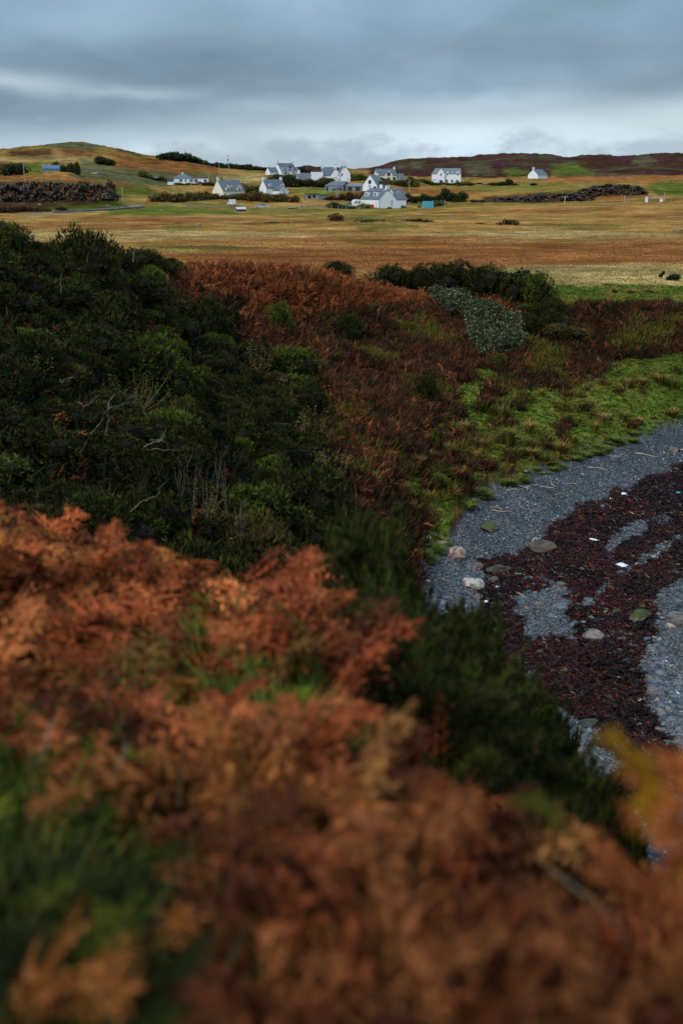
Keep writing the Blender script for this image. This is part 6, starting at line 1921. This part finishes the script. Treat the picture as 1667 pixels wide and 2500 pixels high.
# poles
M_pole = flat_mat('weathered_pole', (.34, .31, .27), .85)
POLES = [(451, 494, 461, 385, 'utility pole in front of the brown scrub below the bungalow'), (467, 465, 436, 430, 'utility pole standing before the middle of the bungalow'),
         (426, 464, 447, 432, 'short pole below the left end of the bungalow'), (510, 446, 425, 470, 'pole on the grass right of the bungalow'), (536, 433, 400, 560, 'pole on the rise behind the bungalow'),
         (559, 419, 378, 600, 'tall skyline pole with crossbar and transformer'), (591, 497, 455, 385, 'utility pole in front of the cream house'), (651.5, 491, 460, 395, 'utility pole in front of the left end of the white cottage'),
         (695, 489, 462, 395, 'utility pole right of the white cottage with two chimneys'), (454, 377, 361, 680, 'pole on the crest of the gorse topped hill'), (384.5, 382, 368, 685, 'pole left of the gorse topped hill crest'),
         (714.5, 426, 394, 560, 'pole beside the dark conifer by the dormer house'), (821.5, 487, 430, 400, 'taller pole of the pair before the stone barn'), (825.6, 484, 457, 402, 'shorter pole of the pair before the stone barn'),
         (658, 418, 402, 575, 'thin pole left of the dormer house'), (998.6, 468, 438, 430, 'lone pole on rough ground right of the cream gabled house'), (1378, 495, 477, 345, 'short leaning post with crossbar at the right outcrop'),
         (1523.5, 489, 478, 350, 'short pole left of the gate pillars'), (1621, 484, 470, 352, 'short pole right of the gate pillars'), (300.5, 488, 455, 390, 'pole at the right end of the left crag'),
         (59.5, 421, 395, 430, 'pole on the brown slope at far left'), (102, 437, 425, 420, 'post below the blue roofed hut'), (235, 398, 383, 560, 'thin post near the dark bush on the left hill')]
for i, (bx, by, ty, d_, lb) in enumerate(POLES):
    q = at(bx, by, d_); z = min(hz(q.x, q.y), q.z) - .3; H_ = at(bx, ty, d_).z - z
    root = bpy.data.objects.new('utility_pole', None); COL.objects.link(root); root.location = (q.x, q.y, z); root.rotation_euler = (0, R(rng.uniform(-1, 1)), R(rng.uniform(-30, 30)))
    set_props(root, lb, 'pole', 'poles of the village')
    V, F = tube([(0, 0, 0), (0, 0, H_)], [.17, .12], 8); multi('shaft', [(V, F)], M_pole, root)
    if 'crossbar' in lb or 'taller' in lb or 'conifer' in lb:
        multi('crossarm', [box_vf(-.9, .9, -.06, .06, H_ - .6, H_ - .45)] + [box_vf(a_ - .05, a_ + .05, -.04, .04, H_ - .45, H_ - .25) for a_ in (-.8, 0.35, .8)], M_pole, root)
    if 'transformer' in lb: multi('transformer', [tube([(0, -.35, H_ - 3.2), (0, -.35, H_ - 2.2)], [.35, .35], 10)], M_pipe, root)

# fences
M_fpost = flat_mat('fence_wood', (.34, .32, .28), .85); M_wire = flat_mat('fence_wire', (.3, .31, .32), .5)


def fence(pts, step, hgt, label, d_, net=False, rad=.07):
    q0 = at(pts[0][0], pts[0][1], d_[0])
    root = bpy.data.objects.new('wire_fence', None); COL.objects.link(root); root.location = (q0.x, q0.y, hz(q0.x, q0.y)); set_props(root, label, 'fence')
    O = np.array(root.location)
    P_ = [np.array(at(a_, b_, dd_)) for (a_, b_), dd_ in zip(pts, d_)]
    tops = []
    for A_, B_ in zip(P_, P_[1:]):
        n = max(1, int(np.linalg.norm((B_ - A_)[:2]) / step))
        for i in range(n + (B_ is P_[-1])):
            p = A_ + (B_ - A_) * i / n
            z = hz(p[0], p[1]); hh = hgt * rng.uniform(.85, 1.12)
            V, F = tube([(0, 0, -.2), (rng.uniform(-.05, .05), 0, hh)], [rad, rad * .85], 6)
            multi('post', [(V + (np.array([p[0], p[1], z]) - O), F)], M_fpost, root)
            tops.append(np.array([p[0], p[1], z]) - O)
    ws = []
    for fz in ((.3, .55, .8) if not net else (.1, .25, .4, .55, .7, .85)):
        V, F = tube([t_ + [0, 0, hgt * fz] for t_ in tops], [.012] * len(tops), 3); ws.append((V, F))
    multi('wire', ws, M_wire, root)


fence([(610, 508), (650, 506), (700, 507), (760, 508), (810, 511)], 3.4, 1.35, 'wire fence along the field edge left of the nearest cottage', [352, 352, 352, 354, 352], True)
fence([(825, 512), (845, 512), (870, 514), (890, 513)], 1.9, 1.3, 'close set post fence in front of the caravan hedge', [349, 349, 350, 352])
fence([(992, 487), (1030, 484), (1086, 480)], 1.9, 1.3, 'post fence running behind the turquoise container', [375, 382, 392])
fence([(1086, 480), (1085, 500)], 2.0, 1.2, 'short fence returning toward the field right of the container', [392, 362])
fence([(390, 505), (440, 506), (500, 507), (560, 508)], 4.0, 1.2, 'wire fence beside the track below the bungalow', [362, 360, 358, 356], True)
fence([(1450, 742), (1500, 736), (1560, 733), (1667, 730), (1760, 728)], 7.0, .0 + .6, 'thin low fence on the green field edge', [78, 79, 80, 80, 80], False, .025) if False else None
small('field_posts', 1622, 688, 92, [('post', [tube([(0, 0, 0), (0, 0, .9)], [.04, .035])], M_fpost), ('post', [tube([(1.1, .4, 0), (1.1, .4, .8)], [.04, .035])], M_fpost), ('rail', [tube([(0, 0, .7), (1.1, .4, .68)], [.02, .02])], M_fpost)],
      'pair of short posts by the small dark bush in the field', 'post')

# stone wall along the left track
SW = []
r = np.random.default_rng(5)
pts = [at(a_, b_, d_) for a_, b_, d_ in ((130, 521, 338), (200, 519, 340), (260, 513, 345), (330, 508, 352), (352, 503, 360))]
for A_, B_ in zip(pts, pts[1:]):
    n = int((B_ - A_).length / .35)
    for i in range(n):
        p = A_ + (B_ - A_) * (i / n)
        for lay in range(2):
            V, F = ICO1
            V = V * (1 + r.uniform(-.2, .2, (len(V), 1))) * [.27, .22, .2] * r.uniform(.8, 1.3) + [p.x, p.y, hz(p.x, p.y) + .15 + lay * .3]
            SW.append((V, F, np.array(lin(112, 104, 98)) * r.uniform(.5, 1.4)))
V, F, C = join(SW); me_ = raw_mesh('dry_stone_wall', V - np.array(pts[0]), F, C); me_.materials.append(M_stone)
o = link('dry_stone_wall', me_); o.location = pts[0]; set_props(o, 'low dry stone wall beside the left hand track', 'wall')

# outcrop stones in the field and on the crags
ROCKS = [(485, 565, 200, 14, 6, 'stones on the left knoll of the moor'), (710, 549, 215, 10, 6, 'white stone on the moor knoll below the stone shelter'), (1100, 533, 240, 16, 6, 'grey stones in the middle of the moor'),
         (1390, 543, 215, 8, 5, 'small pale stone on the right moor'), (1655, 566, 190, 26, 8, 'scatter of pale rocks at the right edge of the moor'), (392, 522, 325, 16, 7, 'pale rock beside the left track'),
         (1260, 480, 405, 14, 7, 'pale rock in the dark outcrop on the right'), (1415, 478, 395, 12, 6, 'white rock face at the right outcrop'), (1490, 469, 408, 14, 8, 'grey ledge high in the right crag'), (1472, 492, 345, 12, 4, 'flat stone at the foot of the right outcrop'),
         (60, 470, 402, 26, 10, 'pale slab at the left end of the crag'), (110, 462, 404, 20, 8, 'pale ledge near the top of the left crag'), (150, 478, 400, 18, 10, 'broken ledge in the middle of the left crag'), (190, 482, 399, 14, 12, 'upright pale slab low in the left crag'),
         (132, 470, 402, 16, 9, 'sloping grey slab in the left crag'), (255, 466, 402, 22, 12, 'bright slab at the right shoulder of the left crag'), (235, 480, 399, 12, 14, 'leaning slab near the right end of the left crag'), (262, 480, 399, 18, 9, 'pale boulder at the foot of the right shoulder'),
         (8, 488, 396, 24, 14, 'pink grey rock at the left picture edge'), (95, 497, 385, 12, 6, 'pale stone on the slope under the crag'), (85, 504, 370, 8, 5, 'small white stone on the brown slope under the crag'), (262, 502, 372, 14, 6, 'pale stones on the green strip under the crag'),
         (205, 396, 500, 26, 10, 'rock outcrop on the green shoulder of the left hill'), (232, 402, 492, 22, 10, 'lower rock outcrop beside the dark hill bushes')]
for i, (bx, by, d_, w_, h_, lb) in enumerate(ROCKS):
    q = at(bx, by, d_); s = d_ / FPX; z = hz(q.x, q.y)
    place('rock', boulder(400 + i, (128, 120, 114), (66, 60, 56), .6), (q.x, q.y, z + .02), (w_ * s * .6, w_ * s * .45, h_ * s * .9), rng.uniform(-.4, .4), lb, 'rock', 'rocks of the moor and crags')

def crag(name, tops, ybot, d, label, seed, pale=.60):
    r_ = seed * 7.1
    pxs = np.linspace(tops[0][0], tops[-1][0], int((tops[-1][0] - tops[0][0]) * .9))
    tp = np.interp(pxs, [t_[0] for t_ in tops], [t_[1] for t_ in tops])
    ts = np.concatenate([np.linspace(-.25, 1, 26), [1.15, 1.4, 1.8, 2.3]])
    s_ = d / FPX
    V = []; C = []
    for i_, (px_, ty_) in enumerate(zip(pxs, tp)):
        for t_ in ts:
            yb = ybot(px_)
            tt_ = min(t_, 1)
            h_ = (yb - ty_) * s_
            fold = (fbm(np.array([px_ / 9.0]), np.array([t_ * 4.0 + px_ * .03]), int(seed), 4, .6)[0] - .5)
            fine = (fbm(np.array([px_ / 2.4]), np.array([t_ * 15.0]), int(seed) + 3, 3, .6)[0] - .5)
            p_ = at(px_, yb + (ty_ - yb) * tt_ + fine * 3 * (t_ > .8) + fold * 3.0 * (t_ > .5), d)
            dirv = Vector((p_.x, p_.y, 0)).normalized()
            back_ = 5.5 * max(t_, 0) ** 1.3 + fold * 7 + fine * 2.6 + max(0, t_ - 1) * 12
            p_ = p_ + dirv * back_
            if t_ > 1: p_.z -= (t_ - 1) * (h_ * .9 + 1)
            V.append(p_[:])
            n_ = fbm(np.array([px_ / 4.5]), np.array([t_ * 13]), int(seed) + 8, 4, .65)[0]
            c0 = np.array(lin(34, 27, 20)) + (np.array(lin(92, 60, 36)) - np.array(lin(34, 27, 20))) * float(smooth(.4, .6, np.array(fold + .5)))
            if n_ > pale and .12 < t_ < .95: c0 = np.array(lin(120, 110, 100)) * (.7 + fine)
            if t_ >= .92: c0 = np.array(lin(92, 84, 40)) * (.8 + fine)
            C.append(c0)
    nt_ = len(ts); n_ = len(pxs)
    ii = np.arange(n_ * nt_).reshape(n_, nt_)
    F = np.stack([ii[:-1, :-1], ii[1:, :-1], ii[1:, 1:], ii[:-1, 1:]], -1).reshape(-1, 4)
    V = np.array(V); o0_ = V[0].copy()
    me_ = raw_mesh(name, V - o0_, F, np.array(C)); me_.materials.append(M_stone)
    o_ = link(name, me_); o_.location = o0_
    set_props(o_, label, 'crag')


crag('rock_crag', [(-80, 452), (0, 447), (60, 443), (120, 444), (180, 446), (230, 447), (258, 451), (276, 464), (288, 482), (292, 490)], lambda x_: 494, 392, 'long dark crag streaked with pale rock at the far left', 3, .64)
crag('rock_crag', [(1388, 478), (1415, 463), (1450, 453), (1490, 449), (1530, 450), (1560, 454), (1576, 464), (1583, 478)], lambda x_: 472 + (x_ - 1388) * .04, 400, 'dark rounded crag above the two white gate pillars', 11, .66)
crag('rock_crag', [(1170, 492), (1200, 484), (1240, 480), (1290, 477), (1325, 471), (1360, 474), (1400, 470), (1430, 476), (1452, 488)], lambda x_: 494, 385, 'low dark heathery outcrop right of the turquoise container', 19, .70)

# ------------------------------------------------------------------ bushes and trees among the houses
def fproto(seed, cols, n=520):
    return gorse_proto(seed, n=n, lobes=10, blade=.16, wid=.085, cols=[tuple(min(255, v * 1.45) for v in c) for c in cols], k=2, dead=.04, spiky=.6, core=[v * .8 for v in cols[0]])


FD = [mesh_of('bush', fproto(500 + i, ((28, 36, 20), (40, 50, 24), (22, 26, 16))), M_shrub) for i in range(3)]
FB = [mesh_of('bush', fproto(510 + i, ((66, 54, 34), (52, 46, 28), (80, 66, 44), (48, 52, 28))), M_shrub) for i in range(3)]
FG = [mesh_of('bush', fproto(520 + i, ((56, 66, 30), (70, 76, 38), (42, 50, 26))), M_shrub) for i in range(3)]
FH = [mesh_of('bush', fproto(530 + i, ((60, 40, 30), (48, 34, 26), (38, 36, 24))), M_shrub) for i in range(3)]
BUSHES = {
    'gorse along the skyline of the left hill': (FD, 'dark gorse clump on the skyline left of the village', 655,
        [(395, 382, 26, 10), (412, 384, 34, 13), (432, 387, 40, 17), (455, 390, 40, 18), (474, 396, 34, 14), (490, 401, 26, 12), (506, 404, 24, 10), (522, 408, 26, 10), (540, 412, 32, 14), (562, 417, 34, 18), (586, 420, 38, 22), (608, 423, 38, 24), (628, 427, 30, 18), (640, 430, 24, 12)]),
    'dark bushes on the left hill': (FD, 'dark bush on the green flank of the left hill', 560, [(240, 392, 20, 16), (256, 402, 26, 26), (268, 414, 22, 22), (246, 404, 22, 22)]),
    'scrub under the hill crag': (FD, 'dark scrub along the crag above the blue roofed hut', 470, [(140, 412, 24, 16), (158, 414, 24, 18), (176, 416, 24, 18), (190, 410, 16, 14), (22, 402, 40, 12), (52, 406, 30, 12)]),
    'bushes round the grey shed': (FG, 'olive bush beside the small grey shed', 505, [(350, 446, 20, 22), (364, 447, 16, 16), (396, 448, 18, 18), (404, 452, 16, 14), (376, 451, 30, 8)]),
    'dark mound between the houses': (FD, 'dark bush of the mound between the two chimney cottage and the steading', 470,
        [(668, 440, 34, 13), (688, 446, 40, 22), (706, 452, 46, 27), (728, 455, 44, 25), (748, 456, 34, 20), (716, 463, 34, 16), (765, 456, 30, 14), (782, 456, 26, 16), (798, 456, 24, 18), (660, 452, 26, 16)]),
    'brown scrub row': (FB, 'brown winter scrub in the row below the cream house', 385,
        [(384, 491, 32, 20), (402, 492, 34, 22), (422, 493, 34, 22), (442, 494, 34, 24), (464, 494, 34, 24), (484, 494, 34, 25), (505, 494, 34, 25), (526, 494, 34, 22), (545, 494, 30, 17), (562, 495, 30, 16), (582, 494, 34, 24), (600, 494, 34, 26),
         (618, 493, 34, 26), (636, 492, 32, 22), (654, 490, 30, 18), (672, 489, 30, 17), (690, 489, 30, 17), (706, 489, 28, 15), (722, 488, 26, 13)]),
    'garden hedge of the bungalow': (FG, 'green hedge bush in front of the bungalow', 466, [(436, 460, 20, 9), (450, 461, 20, 8), (464, 461, 20, 8), (478, 461, 18, 7), (500, 462, 20, 14), (512, 464, 22, 18), (520, 462, 20, 14)]),
    'shrubs behind the cream house': (FB, 'mixed shrub between the cream house and the white cottage', 430, [(600, 468, 26, 20), (616, 470, 26, 22), (630, 466, 22, 22), (590, 458, 20, 12)]),
    'shrubs at the steading': (FG, 'green shrub at the foot of the white steading', 505, [(740, 446, 20, 8), (752, 449, 20, 10), (788, 450, 22, 16), (776, 450, 18, 10), (802, 453, 22, 16)]),
    'trees right of the steading': (FG, 'olive bush on the rise right of the steading', 560, [(852, 430, 28, 14), (868, 434, 28, 16), (884, 438, 28, 16), (900, 438, 24, 12), (860, 440, 26, 12)]),
    'garden of the cream gabled house': (FG, 'garden shrub below the cream gabled house', 520, [(914, 447, 24, 18), (930, 452, 26, 20), (948, 455, 26, 18), (966, 455, 26, 16), (984, 454, 26, 20), (1000, 452, 26, 22), (1014, 456, 26, 16), (996, 458, 26, 10)]),
    'hedge of the tall house': (FG, 'green hedge below the tall two storey house', 560, [(1028, 456, 28, 12), (1046, 458, 28, 12), (1064, 459, 28, 12), (1082, 459, 28, 12), (1100, 459, 28, 12), (1118, 458, 28, 13), (1136, 457, 28, 16), (1150, 456, 22, 12)]),
    'dark bushes on the far moor': (FD, 'dark bush on the moor between the tall house and the far cottage', 560, [(1198, 448, 18, 4), (1222, 448, 26, 8), (1240, 448, 26, 12), (1300, 464, 18, 11), (1258, 468, 18, 8), (1142, 466, 24, 7), (1170, 466, 24, 6), (1206, 473, 28, 8), (1168, 480, 22, 9)]),
    'hedge behind the container': (FD, 'dark hedge bush behind the turquoise container', 400, [(996, 484, 24, 11), (1014, 485, 24, 11), (1032, 484, 24, 12), (1050, 482, 24, 11), (1068, 480, 24, 10), (1085, 476, 26, 12), (1104, 478, 28, 12), (1124, 478, 28, 10)]),
    'bushes by the container': (FG, 'green bush at the side of the turquoise container', 372, [(1062, 503, 16, 12), (1072, 502, 16, 12), (1080, 502, 14, 11), (1024, 506, 10, 6)]),
    'hedge before the caravan': (FD, 'dark bush of the hedge in front of the grey green car', 356, [(812, 506, 26, 14), (828, 510, 26, 13), (846, 512, 26, 14), (862, 512, 22, 12)]),
    'round bushes at the cottage': (FG, 'bush against the front of the nearest cottage', 358, [(889, 512, 20, 20), (984, 509, 11, 9), (950, 509, 12, 5)]),
    'reddish scrub below the barn': (FH, 'reddish scrub on the bank below the stone barn', 395, [(808, 486, 24, 12), (838, 484, 24, 12), (854, 482, 24, 12), (870, 480, 22, 12), (884, 478, 18, 16), (800, 494, 26, 12), (826, 494, 26, 12)]),
    'dark heather humps': (FH, 'dark heather hump of the outcrop on the right', 392,
        [(1112, 499, 28, 6), (1130, 499, 24, 7), (1156, 500, 28, 6), (1178, 500, 24, 7), (1196, 498, 26, 10), (1215, 488, 26, 9), (1262, 486, 28, 9), (1310, 484, 28, 9), (1365, 484, 26, 9), (1410, 482, 26, 9), (1236, 498, 28, 10), (1290, 498, 28, 9), (1342, 497, 28, 8),
         (1386, 497, 30, 9), (1436, 496, 28, 8)]),
    'scrub of the right crag': (FD, 'dark scrub on the crag above the gate pillars', 405, [(1440, 466, 24, 11), (1460, 468, 26, 12), (1482, 464, 26, 13), (1505, 470, 26, 14), (1524, 464, 26, 13), (1548, 472, 26, 13), (1566, 474, 22, 12)]),
    'brown scrub of the left edge': (FH, 'brown scrub below the left crag', 352, [(6, 528, 40, 18), (36, 528, 40, 18), (66, 526, 38, 18), (94, 523, 34, 15), (118, 518, 28, 10), (150, 512, 28, 8)]),
    'scrub on the left crag': (FH, 'dark heathery scrub clinging to the left crag', 400,
        [(r_ * 18 + (k_ * 7) % 11 - 4, 494 - k_ * 17 - (r_ * 5 % 7), 22, 9) for k_ in range(3) for r_ in range(16)]),
    'low moor humps': (FB, 'low dark hump of rushes on the open moor', 215, [(820, 531, 34, 10), (665, 545, 46, 5), (450, 560, 60, 5), (1018, 540, 60, 7), (1240, 537, 40, 6), (1170, 574, 22, 6), (905, 552, 90, 5), (1570, 553, 26, 4)]),
}
bn = 0
for gname, (ms, lb, d_, items) in BUSHES.items():
    for i, (bx, by, bw, bh) in enumerate(items):
        q = at(bx, by, d_); s = d_ / FPX; z = hz(q.x, q.y)
        if gname == 'scrub on the left crag' and i % 3 == 0:
            continue
        top = at(bx, by - bh, d_).z
        hh = max(top - z, bh * s * .65)
        place('bush', ms[i % 3], (q.x, q.y, z - .1), (bw * s * rng.uniform(.6, 1.0), bw * s * .7, hh * rng.uniform(.75, 1.15)), rng.uniform(0, 6.28), lb, 'bush', gname); bn += 1


def tree(bx, by, d, wpx, hpx, seed, label, kind='round', cols=((28, 36, 22), (40, 48, 28), (22, 26, 18))):
    s = d / FPX; q = at(bx, by, d); z = min(hz(q.x, q.y), q.z)
    H_ = at(bx, by - hpx, d).z - z; W_ = wpx * s / 2
    root = bpy.data.objects.new('tree', None); COL.objects.link(root); root.location = (q.x, q.y, z - .1); set_props(root, label, 'tree')
    r = np.random.default_rng(seed)
    tr = []
    V, F = tube([(0, 0, 0), (.05 * H_, 0, H_ * .5), (.02 * H_, 0, H_ * .95)], [.035 * H_, .022 * H_, .006 * H_], 7); tr.append((V, F))
    for i in range(7):
        a_ = r.uniform(0, 6.28); z0 = H_ * r.uniform(.3, .7)
        V, F = tube([(0.03 * H_, 0, z0), (math.cos(a_) * W_ * .5, math.sin(a_) * W_ * .5, z0 + H_ * .15), (math.cos(a_) * W_ * .85, math.sin(a_) * W_ * .85, z0 + H_ * .22)], [.014 * H_, .01 * H_, .003 * H_], 5); tr.append((V, F))
    multi('trunk', tr, M_dead, root)
    n = 900
    if kind == 'conifer':
        zz = r.uniform(.15, 1, n); rr = W_ * (1.05 - zz) * r.uniform(.3, 1.1, n); a_ = r.uniform(0, 6.28, n)
        P_ = np.stack([np.cos(a_) * rr, np.sin(a_) * rr, zz * H_], 1)
    else:
        c_ = np.stack([r.uniform(-.6, .6, 9) * W_, r.uniform(-.6, .6, 9) * W_, r.uniform(.5, .85, 9) * H_], 1); L_ = r.integers(0, 9, n)
        dd_ = unit(r.normal(size=(n, 3))); P_ = c_[L_] + dd_ * [W_ * .42, W_ * .42, H_ * .17] * r.uniform(.5, 1.1, (n, 1))
    dr = unit(r.normal(size=(n, 3)))
    V, F = quads_along(P_, dr, np.full(n, W_ * .22), np.full(n, W_ * .13), r)
    C = np.array([lin(*c) for c in cols])[r.integers(0, len(cols), n)] * r.uniform(.6, 1.5, (n, 1))
    me_ = raw_mesh('crown', V, F, np.repeat(C, 4, 0)); me_.materials.append(M_leaf); link('crown', me_, None, root)


tree(716, 431, 565, 13, 30, 1, 'dark slim conifer at the right end of the dormer house', 'conifer')
tree(708, 428, 565, 12, 24, 2, 'ragged tree touching the dormer house roof')
tree(735, 428, 600, 22, 22, 3, 'bare topped tree between the dormer house and the steading', cols=((60, 54, 44), (48, 46, 34)))
tree(748, 430, 600, 26, 18, 4, 'low brown tree behind the steading wing', cols=((62, 54, 40), (50, 48, 34)))
tree(501, 402, 640, 15, 13, 5, 'left small grey tree on the skyline between hill and tall pole', cols=((70, 76, 74), (56, 62, 60)))
tree(527, 405, 640, 14, 10, 6, 'right small grey tree on the skyline between hill and tall pole', cols=((70, 76, 74), (56, 62, 60)))
tree(583, 412, 640, 7, 12, 7, 'little pointed tree on the skyline right of the tall pole', 'conifer')
tree(614, 414, 640, 10, 14, 8, 'little pointed tree above the dark skyline gorse', 'conifer')
tree(742, 412, 640, 6, 12, 9, 'tiny round headed tree on the skyline left of the steading roof')
tree(1640, 690, 92, 34, 24, 10, 'small dark windswept bush in the grass at the right edge')
tree(1612, 684, 93, 16, 26, 11, 'tiny leaning tree left of the small dark bush at the right edge')
# windswept bush with open limbs at the right end of the crest
tree(1285, 735, 75, 90, 80, 12, 'open branched windswept hawthorn at the right end of the crest bushes', cols=((34, 44, 20), (50, 60, 26), (26, 32, 16)))
tree(300, 560, 1, 1, 1, 13, '') if False else None
print('bushes', bn)
